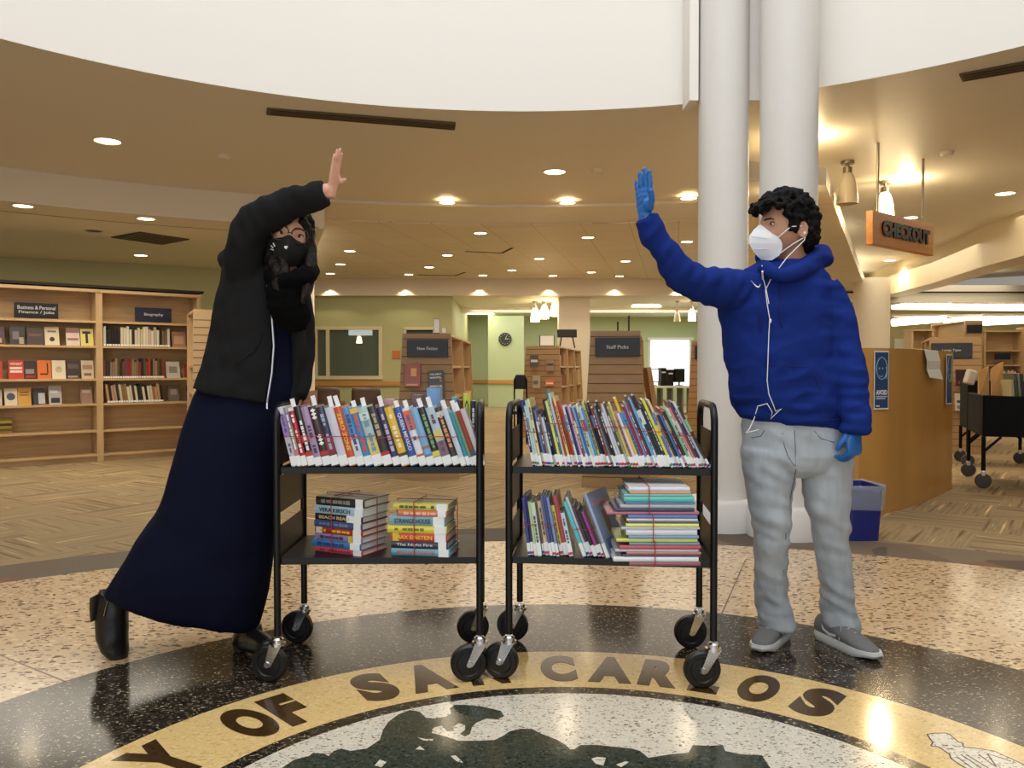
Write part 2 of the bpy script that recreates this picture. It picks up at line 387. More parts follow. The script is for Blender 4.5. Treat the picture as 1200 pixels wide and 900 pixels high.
# lettering round the gold ring
for ch, px, py in (('T', 95, 940), ('Y', 180, 886), ('O', 289, 845), ('F', 332, 828), ('S', 436, 802), ('A', 500, 793), ('N', 570, 788), ('C', 654, 783), ('A', 715, 785), ('R', 773, 789), ('L', 829, 797), ('O', 888, 808), ('S', 955, 826)):
    g = G(px, py); a = math.atan2(g.y - SC[1], g.x - SC[0]); rad = Vector((math.cos(a), math.sin(a), 0)); tan = Vector((math.sin(a), -math.cos(a), 0))
    c = Vector((SC[0], SC[1], 0)) + rad * 1.295
    o = struct('floor_lettering', text_mb(ch, 0.255, frame(c, tan, rad, (0, 0, 1)), {'L': 0.10, 'F': 0.105, 'A': 0.152, 'Y': 0.148, 'N': 0.135, 'R': 0.132}.get(ch, 0.128), 0.07, 0.0012), T_brown)
# pale settler figure in the gold ring
fig = [(1086.5, 860.5), (1096, 859), (1108, 859), (1112, 860), (1118, 865), (1123, 869.5), (1128, 870.5), (1129, 875.5), (1145, 877), (1165, 880), (1185, 889), (1200, 896), (1240, 915), (1230, 935), (1190, 940), (1160, 925), (1132, 900), (1122, 894), (1114, 888), (1113, 884), (1106, 879), (1100, 875), (1091, 874), (1093, 870)]
inlay('floor_inlay_figure', fig, T_pale, 0.0006)
ln = MB()
def stroke(mb, pts, wd, z):
    g = [G(x, y, z) for x, y in pts]
    for p, q in zip(g, g[1:]):
        n_ = Vector((-(q - p).y, (q - p).x, 0)).normalized() * wd
        mb.poly([p - n_, q - n_, q + n_, p + n_])
stroke(ln, fig + [fig[0]], 0.0022, 0.0009)
for st in ([(1104, 874), (1111, 873)], [(1109, 878), (1117, 877)], [(1116, 873), (1121, 875)], [(1126, 884), (1150, 900)], [(1122, 887), (1142, 902)], [(1147, 884), (1166, 898)], [(1157, 883), (1168, 899)], [(1157, 883), (1185, 892)], [(1132, 884), (1165, 904)]): stroke(ln, st, 0.0022, 0.0009)
struct('floor_inlay_lines', ln, T_dark)

# ------------------------------------------------------------------ rotunda drum, soffit, lower ceilings
DC, DR, ZS = (0.08, 1.97), 4.0, 2.95
dw = MB(); cylwall(dw, DC, DR, ZS, 6.8, 0, 2 * PI, 128); struct('wall_rotunda', dw, M_drum, True)
rf = MB(); ring(rf, DC, 3.2, DR, 6.8); struct('ceiling_rotunda', rf, M_drum)
A_ = lambda p: math.atan2(p.y - DC[1], p.x - DC[0])
aL = A_(G(380, 234, ZS))                                # where the lowered left ceiling stops
aR = 26 * 2 * PI / 128                                  # where the band and the tiled ceiling stop, behind the columns
s1 = MB(); ring(s1, DC, DR, 7.42, ZS, 0, 2 * PI, 128); struct('ceiling_soffit', s1, M_ceil)
s2 = MB(); ring(s2, DC, 7.40, 8.45, ZS - 0.03, aR, aL, 60); cylwall(s2, DC, 7.40, ZS - 0.03, ZS, aR, aL, 60); struct('ceiling_band', s2, M_ceil)
ZL = 2.64
s3 = MB(); cylwall(s3, DC, 7.41, ZL, ZS, aL, PI + 0.5, 60); struct('ceiling_step', s3, M_paint, True)
M_ceil2 = mat('ceiling_paint_low', (226, 219, 204), 0.5)
s4 = MB(); ring(s4, DC, 7.41, 18, ZL, aL, PI + 0.5, 60); struct('ceiling_low', s4, M_ceil2)
e0 = Vector((DC[0] + 7.41 * math.cos(aL), DC[1] + 7.41 * math.sin(aL), 0)); e1 = Vector((DC[0] + 9.2 * math.cos(aL), DC[1] + 9.2 * math.sin(aL), 0))
struct('ceiling_step_end', MB().slab([(e0.x, e0.y, ZL - 0.02), (e1.x, e1.y, ZL - 0.02), (e1.x, e1.y, ZS), (e0.x, e0.y, ZS)], (-0.06, -0.01, 0)), M_paint)
# curved seam between the plaster ring and the tiled ceiling on the left
sm = MB()
for q0, q1 in ((7.98, 8.0),): ring(sm, DC, q0, q1, ZL - 0.002, aL + 0.1, PI + 0.3, 50)
struct('ceiling_seam', sm, M_gapdark)
def tile_mat():
    m = bpy.data.materials.new('ceiling_tiles'); m.use_nodes = True; nt = m.node_tree; b = nt.nodes['Principled BSDF']; b.inputs['Roughness'].default_value = 0.6
    tc = nt.nodes.new('ShaderNodeTexCoord'); mp = nt.nodes.new('ShaderNodeMapping'); mp.inputs['Rotation'].default_value = (0, 0, 0.2)
    nt.links.new(tc.outputs['Object'], mp.inputs[0])
    br = nt.nodes.new('ShaderNodeTexBrick'); br.offset = 0; br.inputs['Scale'].default_value = 1.0
    br.inputs['Brick Width'].default_value = 0.61; br.inputs['Row Height'].default_value = 0.61; br.inputs['Mortar Size'].default_value = 0.008
    br.inputs['Color1'].default_value = lin((224, 214, 194)); br.inputs['Color2'].default_value = lin((228, 219, 200)); br.inputs['Mortar'].default_value = lin((206, 190, 160))
    nt.links.new(mp.outputs[0], br.inputs['Vector']); nt.links.new(br.outputs['Color'], b.inputs['Base Color'])
    return m
M_tile = tile_mat()
ZT = 2.90
tl = MB(); YB = 16.8
pts = []
for i in range(33):
    a = aL - (aL - aR) * i / 32; pts.append((DC[0] + 8.45 * math.cos(a), DC[1] + 8.45 * math.sin(a)))
vs_ = []; fs_ = []
for x, y in pts: vs_ += [(x, y, ZT), (x * 1.0 + (x - DC[0]) * 1.1, max(YB, y + 0.1), ZT)]
for i in range(32): fs_.append([2 * i, 2 * i + 1, 2 * i + 3, 2 * i + 2])
tl.add(vs_, fs_)
for i in range(32):
    (x0, y0), (x1, y1) = pts[i], pts[i + 1]; tl.poly([(x0, y0, ZT), (x1, y1, ZT), (x1, y1, ZS - 0.03), (x0, y0, ZS - 0.03)])
struct('ceiling_tiled', tl, M_tile)
# right: checkout ceiling, level with the soffit
s5 = MB(); ring(s5, DC, 7.42, 18, ZS, -12 * 2 * PI / 128, aR, 38); struct('ceiling_checkout', s5, M_ceil)
# lowered slab behind the columns
ZB_ = 2.55
M_slab = mat('slab_paint', (238, 232, 218), 0.45, var=0.06, vscale=2, vstretch=(1, 8, 1))
sl = MB().slab([G(868, 210, ZB_), G(968, 217, ZB_), G(1018, 348, ZB_), G(880, 352, ZB_)], (0, 0, 0.14)); struct('ceiling_slab', sl, M_slab)
# curved bulkhead over the stacks entrance
bk = MB(); path = [G(1014, 353, 2.42), G(1050, 343, 2.42), G(1092, 332, 2.42), G(1150, 313, 2.42), G(1205, 298, 2.42), G(1290, 276, 2.42)]
off = Vector((0.42, 0.25, 0))
for p, q in zip(path, path[1:]):
    bk.poly([p, q, q + Vector((0, 0, 0.55)), p + Vector((0, 0, 0.55))])
    bk.poly([p, q, q + off, p + off])
    bk.poly([p + off, q + off, q + off + Vector((0, 0, 0.55)), p + off + Vector((0, 0, 0.55))])
struct('ceiling_bulkhead', bk, mat('bulkhead_paint', (222, 206, 172), 0.4), True)
s6 = MB().poly([(4.6, 15.9, 2.62), (15, 15.9, 2.62), (15, 26, 2.62), (4.6, 26, 2.62)]); struct('ceiling_stacks', s6, M_paint)
lp = MB().box((9.6, 15.8, 2.50), (8.0, 0.25, 0.32)); struct('beam_stacks', lp, M_ceil)
sd = MB().box((9.4, 15.62, 2.52), (6.6, 0.03, 0.03)); struct('recess_strip', sd, M_gapdark)  # dark strip standing in for the shaded recess beyond the bulkhead
# slim reveal at the drum edge by the columns and the strip between them
pr = MB()
for px, wd2 in ((812, 0.06), (884, 0.10)):
    g = P(px, 130, 5.6); pr.box((g.x, 5.68, 4.85), (wd2, 0.22, 3.9))
struct('trim_2', pr, M_drum)
def column(px, Y, r, name):
    g = P(px, 430, Y); mb = MB(); mb.lathe([(r, 0.0), (r, 6.8)], (g.x, Y, 0), 48); struct(name, mb, M_col, 'auto')
    b = MB(); b.lathe([(r + 0.07, 0.0), (r + 0.07, 0.185), (r + 0.055, 0.205), (r, 0.21)], (g.x, Y, 0), 48); struct(name + '_plinth', b, M_col, 'auto')
column(846.5, 5.60, 0.167, 'column_near_cart'); column(922.5, 5.35, 0.181, 'column_by_man')

# ------------------------------------------------------------------ far walls
def wall_px(name, x0, y0, x1, y1, Y, m, th=0.15):
    a, b = P(x0, y0, Y), P(x1, y1, Y); mb = MB(); mb.box(((a.x + b.x) / 2, Y + th / 2, (a.z + b.z) / 2), (abs(b.x - a.x), th, abs(a.z - b.z))); return struct(name, mb, m)
YA, YBK = 17.0, 24.0
beam = MB(); a, b = P(340, 328, YB), P(1005, 347, YB); beam.box(((a.x + b.x) / 2, YB + 0.15, (2.56 + ZT) / 2), (b.x - a.x, 0.3, ZT - 2.56)); struct('beam_back', beam, M_paint)
# wall with the dark meeting-room window (opening px 370-447 x 384-443) and a door
wm = MB(); zt = 2.62
def wx(px): return P(px, 430, YA).x
def wz(py): return P(600, py, YA).z
for x0, x1, y0, y1 in ((300, 369, None, 520), (447, 474, None, 520), (510, 530, None, 520), (369, 447, None, 384), (474, 510, None, 384.5), (369, 447, 443, 520)):
    z1 = zt if y0 is None else wz(y0); z0 = max(0.0, wz(y1)); z0 = 0.0 if y1 == 520 else z0
    wm.box(((wx(x0) + wx(x1)) / 2, YA + 0.1, (z0 + z1) / 2), (wx(x1) - wx(x0), 0.2, z1 - z0))
wm.box((wx(530) - 0.1, YA + 3.6, zt / 2), (0.2, 7.0, zt))
struct('wall_back', wm, M_green)
# meeting room behind the window
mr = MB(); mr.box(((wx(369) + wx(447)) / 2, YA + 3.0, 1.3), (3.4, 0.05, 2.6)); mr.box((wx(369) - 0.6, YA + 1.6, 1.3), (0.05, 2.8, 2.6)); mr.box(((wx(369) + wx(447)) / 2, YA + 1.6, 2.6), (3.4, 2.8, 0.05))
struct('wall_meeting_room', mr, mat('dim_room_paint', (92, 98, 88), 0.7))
M_wframe = mat('window_frame_paint', (222, 210, 170), 0.5)
def window_frame(name, x0, y0, x1, y1, Y, mull, m, glass, t=0.05):
    a, b = P(x0, y0, Y), P(x1, y1, Y); fr = MB(); cx, cz = (a.x + b.x) / 2, (a.z + b.z) / 2; W, H = b.x - a.x, a.z - b.z
    for z in (a.z, b.z): fr.box((cx, Y, z), (W + 0.09, t, 0.07))
    for x in [a.x, b.x] + [P(q, y0, Y).x for q in mull]: fr.box((x, Y, cz), (0.07, t * 0.9, H + 0.06))
    o = fr.build(name, m, keep=True); o['kind'] = 'structure'
    gl = MB().box((cx, Y + 0.03, cz), (W, 0.012, H)); g = gl.build('window_pane', glass, o); return o
M_tint = mat('tinted_glass', (120, 132, 120), 0.05, alpha=0.45)
window_frame('window_1', 370, 384.5, 446, 442.5, YA - 0.02, [384], M_wframe, M_tint)
dr = MB(); dr.box(((wx(474) + wx(510)) / 2, YA + 0.06, wz(388) / 2), (wx(510) - wx(474) - 0.1, 0.05, wz(388))); d_o = struct('door_1', dr, mat('dark_door', (58, 58, 52), 0.4))
df = MB(); df.box((wx(475), YA - 0.01, wz(386) / 2), (0.05, 0.08, wz(386))); df.box((wx(509), YA - 0.01, wz(386) / 2), (0.05, 0.08, wz(386))); df.box(((wx(474) + wx(510)) / 2, YA - 0.01, wz(385)), (wx(510) - wx(474), 0.08, 0.06))
df.build('door_frame', M_wframe, d_o)
# far office wall with clock, bright window
YC = 22.5
wall_px('wall_office', 528, 340, 572, 520, YBK, M_green2); wall_px('wall_clock', 572, 340, 614, 520, YC, M_green2)
o = MB(); Wl = P(614, 430, YBK).x; x0, x1 = P(760, 430, YBK).x, P(810, 430, YBK).x; zt2, zb2 = P(600, 396, YBK).z, P(600, 455, YBK).z; xr = 9.0
o.box(((Wl + x0) / 2, YBK + .1, 1.35), (x0 - Wl, .2, 2.7)); o.box(((x1 + xr) / 2, YBK + .1, 1.35), (xr - x1, .2, 2.7)); o.box(((x0 + x1) / 2, YBK + .1, (zt2 + 2.7) / 2), (x1 - x0, .2, 2.7 - zt2)); o.box(((x0 + x1) / 2, YBK + .1, zb2 / 2), (x1 - x0, .2, zb2))
struct('wall_computers', o, M_green2)
wo = MB().box(((x0 + x1) / 2, YBK + 0.12, (zt2 + zb2) / 2), (x1 - x0, 0.02, zt2 - zb2)); 
wf = window_frame('window_2', 761, 396, 809, 455, YBK + 0.05, [], M_white, mat('daylit_pane', (235, 248, 250), 0.2, emit=1.7, ecol=(236, 250, 252)))
bl = MB().box(((x0 + x1) / 2, YBK - 0.05, zt2 - 0.03), (x1 - x0 + 0.1, 0.08, 0.08)); bl.build('window_blind', M_white, wf)
of = MB().poly([(-2.0, YB + 0.3, 2.56), (9, YB + 0.3, 2.56), (9, YBK, 2.56), (-2.0, YBK, 2.56)]); struct('ceiling_office', of, mat('office_ceiling', (232, 230, 216), 0.6))
bm2 = MB(); bm2.box((3.5, 20.2, 2.50), (10, 0.2, 0.14)); struct('beam_office', bm2, M_paint)
# oak chair rail
rl = MB(); rl.box(((wx(300) + wx(474)) / 2, YA - 0.03, wz(449.5)), (wx(474) - wx(300), 0.05, 0.09)); struct('trim_3', rl, M_rail)
r2 = MB(); a = P(532, 447, YBK); b = P(572, 447, YBK); r2.box(((a.x + b.x) / 2, YBK - 0.03, a.z), (b.x - a.x, 0.05, 0.10)); a = P(572, 447.5, YC); b = P(614, 447.5, YC); r2.box(((a.x + b.x) / 2, YC - 0.03, a.z), (b.x - a.x, 0.05, 0.10)); struct('trim_4', r2, M_rail)
# square cream columns far behind
cm = MB(); a, b = P(655, 348, 17.15), P(691, 520, 17.15); cm.box(((a.x + b.x) / 2, 17.4, 1.4), (b.x - a.x, 0.5, 2.8)); struct('column_reading_room', cm, M_paint)
c2 = MB(); a = P(363, 400, 12.5); c2.lathe([(0.13, 0), (0.13, 2.62)], (a.x - 0.06, 12.5, 0), 32); struct('column_behind_woman', c2, M_paint, 'auto')
c3 = MB(); a = P(1021, 400, 14.0); c3.lathe([(0.29, 0), (0.29, 2.6)], (a.x, 14.0, 0), 32); struct('column_checkout', c3, M_paint, 'auto')
# green wall behind the bookcase, and the far right wall
lw = MB(); a, b = G(-90, 296, ZL), G(330, 318, ZL); lw.slab([(a.x, a.y, 0), (b.x, b.y, 0), (b.x, b.y, ZL), (a.x, a.y, ZL)], (-0.05, 0.12, 0)); struct('wall_left', lw, M_green); aw = a.copy()
rw = MB(); rw.box((9.5, 22, 1.35), (9.0, 0.15, 2.7)); struct('wall_stacks', rw, mat('stacks_wall', (206, 196, 150), 0.6))

wl2 = MB(); wl2.slab([(aw.x, aw.y, 0), (-14, 7.0, 0), (-14, 7.0, ZL), (aw.x, aw.y, ZL)], (-0.05, 0.12, 0)); wl2.box((-14.1, 2.5, ZL / 2), (0.2, 9.2, ZL)); struct('wall_far_left', wl2, M_green)
wr2 = MB(); wr2.box((14.1, 9.0, 1.45), (0.2, 26.0, 2.9)); struct('wall_right', wr2, M_green)
# ------------------------------------------------------------------ ceiling fixtures
def can_light(px, py, z, label, r=0.085, watt=14.0, lit=True):
    g = G(px, py, z); t = thing('recessed_ceiling_light', label, 'ceiling light', (g.x, g.y, z), 0, 'recessed ceiling lights')
    MB().lathe([(r, 0.0), (r + 0.018, 0.0), (r + 0.02, -0.006), (r, -0.008)], (0, 0, 0), 24, close=False).build('trim_ring', M_paint, t)
    MB().lathe([(0.0005, -0.003), (r, -0.003), (r, 0.0), (0.0005, 0.0)], (0, 0, 0), 24).build('lens', M_can_on if lit else M_vent, t)
    if lit:
        d = bpy.data.lights.new('can_lamp', 'SPOT'); d.energy = watt; d.color = (1.0, 0.88, 0.68); d.spot_size = 2.5; d.spot_blend = 0.7; d.shadow_soft_size = 0.07
        o = bpy.data.objects.new('can_lamp', d); C.objects.link(o); o.location = (g.x, g.y, z - 0.03)
rows = [
    ('on the curved soffit', ZS, 0.10, [(126, 165, 'above the bookcase side'), (650, 201, 'between the two raised hands')]),
    ('over the bookcase', ZL, 0.085, [(27, 241, 'nearest the white step'), (171, 256, 'before the square grille'), (165, 299, 'closest to the green wall')]),
    ('along the pale band behind the soffit', ZS - 0.03, 0.085, [(524, 237, 'on the woman\'s side'), (665, 237.5, 'in the middle'), (807, 232, 'beside the blue gloved hand')]),
    ('on the tiled ceiling', ZT, 0.085, [(563, 273, 'first row, first of three'), (689, 278, 'first row, second of three'), (805, 283, 'first row, third, against the column'),
        (410, 294, 'second row, first beside the woman'), (524, 299, 'second row, second'), (632, 303, 'second row, third'), (733, 306, 'second row, fourth by the sleeve'),
        (399, 309.5, 'third row, first by the scarf'), (503, 313, 'third row, second'), (600, 316.6, 'third row, third'), (693, 319, 'third row, fourth'),
        (387, 320.5, 'last row, first by the window wall'), (479, 321.5, 'last row, second'), (566, 322.5, 'last row, third'), (648, 323, 'last row, fourth'), (726, 323.5, 'last row, fifth')]),
    ('on the checkout ceiling', ZS, 0.095, [(1178, 226.5, 'nearest, beyond the hanging sign'), (1152, 276, 'farther, under the first one'), (1066, 255, 'peeking over the hanging sign'), (1043, 305, 'small, at the slab tip')]),
]
for where, z, r, items in rows:
    for px, py, extra in items:
        can_light(px, py, z, 'round ceiling light %s, %s' % (where, extra), r, (4 if 'last row' in extra else 24) if z == ZT else 46)
can_light(110, 270, ZL, 'unlit round fitting in the lowered ceiling before the square grille', 0.09, lit=False)
can_light(428, 266, ZT + 0.02, 'unlit round fitting in the ceiling beside the square vent near her hand', 0.09, lit=False)
# lights that wash the back beam
for k, px in enumerate((387, 475, 562, 643, 720, 795)):
    g = P(px, 333, YB); d = bpy.data.lights.new('beam_lamp', 'SPOT'); d.energy = 9; d.color = (1, 0.84, 0.56); d.spot_size = 2.0; d.spot_blend = 0.4; d.shadow_soft_size = 0.03
    o = bpy.data.objects.new('beam_lamp', d); C.objects.link(o); o.location = (g.x, YB - 0.12, ZT - 0.15)
def vent(name, corners, z, label, slots):
    g = [G(x, y, z) for x, y in corners]; c = sum(g, Vector()) / 4
    t = thing(name, label, 'air vent', c)
    ux = (g[1] - g[0]); uy = (g[3] - g[0])
    MB().slab([p - c for p in g], (0, 0, -0.012)).build('vent_frame', M_vent, t)
    s = MB()
    for k in range(slots):
        f0 = (k + 0.42) / slots; f1 = (k + 0.72) / slots
        q = [g[0] + ux * 0.02 + uy * f0, g[0] + ux * 0.98 + uy * f0, g[0] + ux * 0.98 + uy * f1, g[0] + ux * 0.02 + uy * f1]
        s.slab([p - c + Vector((0, 0, -0.0125)) for p in q], (0, 0, -0.002))
    s.build('slot', M_gapdark, t)
vent('slot_vent', [(312, 133), (533, 151), (534, 143), (313, 126)], ZS, 'long thin slot vent in the soffit above the woman\'s raised hand', 3)
vent('slot_vent', [(1128, 94), (1290, 66), (1283, 55), (1124, 86)], ZS, 'slot vent in the soffit over the checkout, cut by the picture edge', 3)
vent('ceiling_grille', [(190, 286), (222, 280), (165, 271.5), (130, 277.5)], ZL, 'square grey grille in the lowered ceiling above the bookcase', 10)
vent('ceiling_grille', [(376, 269), (411, 269.5), (418, 258.5), (380, 257)], ZS - 0.03, 'square dark grille beside the cream step next to her forearm', 10)
for px, py, lb in ((700, 199, 'small round detector on the soffit beside the middle light'), (262, 182, 'small round detector on the soffit left of her raised arm'), (1110, 178, 'small round detector on the checkout soffit by the sign rod')):
    g = G(px, py, ZS); MBo = MB().lathe([(0.055, 0), (0.055, -0.02), (0.04, -0.035), (0.001, -0.036)], (g.x, g.y, ZS), 20); tag(MBo.build('smoke_detector', M_paint, smooth='auto'), lb.replace('left of', 'behind'), 'smoke detector')
def hatch(pts, lb):
    g = [G(x, y, ZT) for x, y in pts]; m = MB()
    for a, b in zip(g, g[1:]):
        n_ = Vector((-(b - a).y, (b - a).x, 0)).normalized() * 0.02; m.slab([a - n_, b - n_, b + n_, a + n_], (0, 0, -0.006))
    o = m.build('trim_5' if 'first' in lb else 'trim_6', M_gapdark, keep=True); o['kind'] = 'structure'
hatch([(545, 294.5), (588, 296.5), (600, 290.5)], 'first'); hatch([(489, 322), (533, 323), (545, 319)], 'second')
# pendants
def pendant(px, pyc, Y, zc, hsh, lit, label, watt=10, drop=None, group=None):
    a = P(px, pyc, Y); zs = a.z + hsh / 2; t = thing('pendant_lamp', label, 'lamp', (a.x, Y, zs - hsh), 0, group)
    r = hsh * 0.33; H = hsh
    sh = MB().lathe([(r, 0), (r * 0.98, H * 0.25), (r * 0.85, H * 0.6), (r * 0.62, H * 0.88), (r * 0.4, H), (r * 0.36, H - 0.006), (r * 0.58, H * 0.87), (r * 0.82, H * 0.6), (r * 0.94, H * 0.25), (r * 0.96, 0)], (0, 0, 0), 24, close=False)
    sh.build('shade', M_lamp_on if lit else mat('frosted_glass', (226, 214, 186), 0.35), t, smooth='auto')
    top = zc - (zs - hsh)
    MB().lathe([(r * 0.42, H - 0.01), (r * 0.42, H + 0.05), (r * 0.16, H + 0.06), (r * 0.16, top - 0.03), (r * 0.62, top - 0.03), (r * 0.62, top)], (0, 0, 0), 20).build('stem', M_brush, t, smooth='auto')
    if lit:
        d = bpy.data.lights.new('pendant_bulb', 'POINT'); d.energy = watt; d.color = (1, 0.78, 0.45); d.shadow_soft_size = 0.05
        o = bpy.data.objects.new('pendant_bulb', d); C.objects.link(o); o.location = (a.x, Y, zs - hsh - 0.02)
        d2_ = bpy.data.lights.new('pendant_glow', 'POINT'); d2_.energy = watt * 0.5; d2_.color = (1, 0.78, 0.45); d2_.shadow_soft_size = 0.05
        o2 = bpy.data.objects.new('pendant_glow', d2_); C.objects.link(o2); o2.location = (a.x + r + 0.08, Y - 0.1, zs + 0.02)
pendant(993, 221, 7.4, ZS, 0.28, False, 'unlit frosted pendant lamp with a nickel mount above the man')
pendant(922, 200, 6.7, ZS, 0.28, True, 'glowing pendant lamp hidden behind the round columns', 22)
pendant(1037, 241, 8.2, ZS, 0.26, True, 'glowing pendant lamp right behind the hanging wooden sign', 34)
for px, py, lb in ((627, 369, 'lit pendant nearest the wall clock in the cluster of three'), (638, 365.5, 'middle pendant of the lit cluster of three'), (650, 362.5, 'lit pendant of the cluster nearest the cream column')):
    pendant(px, py, 18.2, 2.56, 0.30, True, lb, 5, group='clustered pendant lamps')
pendant(793.5, 371, 18.2, 2.56, 0.22, False, 'small unlit pendant lamp above the bright window')
pendant(811, 369, 18.2, 2.56, 0.26, True, 'lit pendant lamp between the bright window and the column', 5)
mp_ = P(421, 397, YA + 1.4); t = thing('pendant_lamp', 'lit pendant added behind the dark window for a reflected lamp', 'lamp', (mp_.x, mp_.y, mp_.z - 0.1))  # stands in for a pendant reflected in the dark glass
MB().lathe([(0.07, 0), (0.05, 0.12), (0.03, 0.16)], (0, 0, 0), 16).build('shade', M_lamp_on, t); MB().lathe([(0.008, 0.16), (0.008, 0.6)], (0, 0, 0), 8).build('stem', M_brush, t)
a, b = P(409, 385, YA + 1.2), P(436, 393, YA + 1.2); tag(MB().bevbox(((a.x + b.x) / 2, YA + 1.2, (a.z + b.z) / 2), (b.x - a.x, 0.12, a.z - b.z), 0.01).build('glass_reflection', mat('reflection_glow', (235, 245, 240), 0.4, emit=1.6), None), 'bright box added behind the dark window for a reflected light', 'light')  # glowing box stands in for a bright reflection in the glass
# office troffers
for k, (x0, y0, x1, y1, lb) in enumerate(((550, 365.5, 576, 368, 'bright panel light in the office ceiling above the clock'), (743, 357, 772, 359.5, 'bright panel light in the office ceiling above the tall display end'))):
    g = [G(x0, y0, 2.55), G(x1, y0, 2.55), G(x1 + 3, y1, 2.55), G(x0 - 3, y1, 2.55)]; o = MB().slab(g, (0, 0, -0.01)).build('ceiling_panel_light', M_fluor); tag(o, lb, 'ceiling light')
# stacks fluorescents
for k, (x0, y0, x1, y1, Y, lb) in enumerate(((1046, 378, 1107, 373, 16.5, 'long fluorescent fixture above the desk receipts'), (1108, 378, 1168, 373.5, 16.6, 'long fluorescent fixture above the slat display end'), (1152, 377, 1230, 373, 16.2, 'long fluorescent fixture over the far bookcase'), (1046, 359, 1112, 359.5, 19.5, 'fluorescent strip on the stacks ceiling behind the bulkhead'), (1114, 360, 1260, 361, 19.5, 'fluorescent strip on the stacks ceiling toward the picture edge'))):
    a, b = P(x0, y0, Y), P(x1, y1, Y); t = thing('fluorescent_light', lb, 'ceiling light', (a + b) / 2, 0, 'stacks fluorescents'); c = (a + b) / 2
    MB().tube([a - c, b - c], 0.075, 12).build('tube_diffuser', M_fluor, t, smooth='auto'); MB().box((0, 0, 0.10), (b.x - a.x, 0.1, 0.05)).build('housing', M_white, t)
# checkout sign
s0, s1_ = P(1023, 268, 6.7), P(1094, 286, 7.4); u = Vector((s1_.x - s0.x, s1_.y - s0.y, 0)); L_ = u.length; ang = math.atan2(u.y, u.x)
t = thing('hanging_sign', 'wooden checkout sign hanging from two rods', 'sign', (s0.x, s0.y, 2.10), ang)
MB().bevbox((L_ / 2, 0.03, 0.14), (L_, 0.06, 0.275), 0.004).build('board', wood('sign_wood', (206, 138, 66), 0), t)
text_mb('CHECKOUT', 0.13, frame((L_ * 0.52, -0.0005, 0.15), (1, 0, 0), (0, 0, 1), (0, -1, 0)), L_ * 0.78, 0.06, 0.014).build('lettering', M_black, t)
for px_, fx in ((1031, 0.12), (1087, 0.86)):
    MB().tube([(L_ * fx, 0.03, 0.27), (L_ * fx, 0.03, ZS - 2.10)], 0.011, 10).build('rod', M_brush, t, smooth='auto')

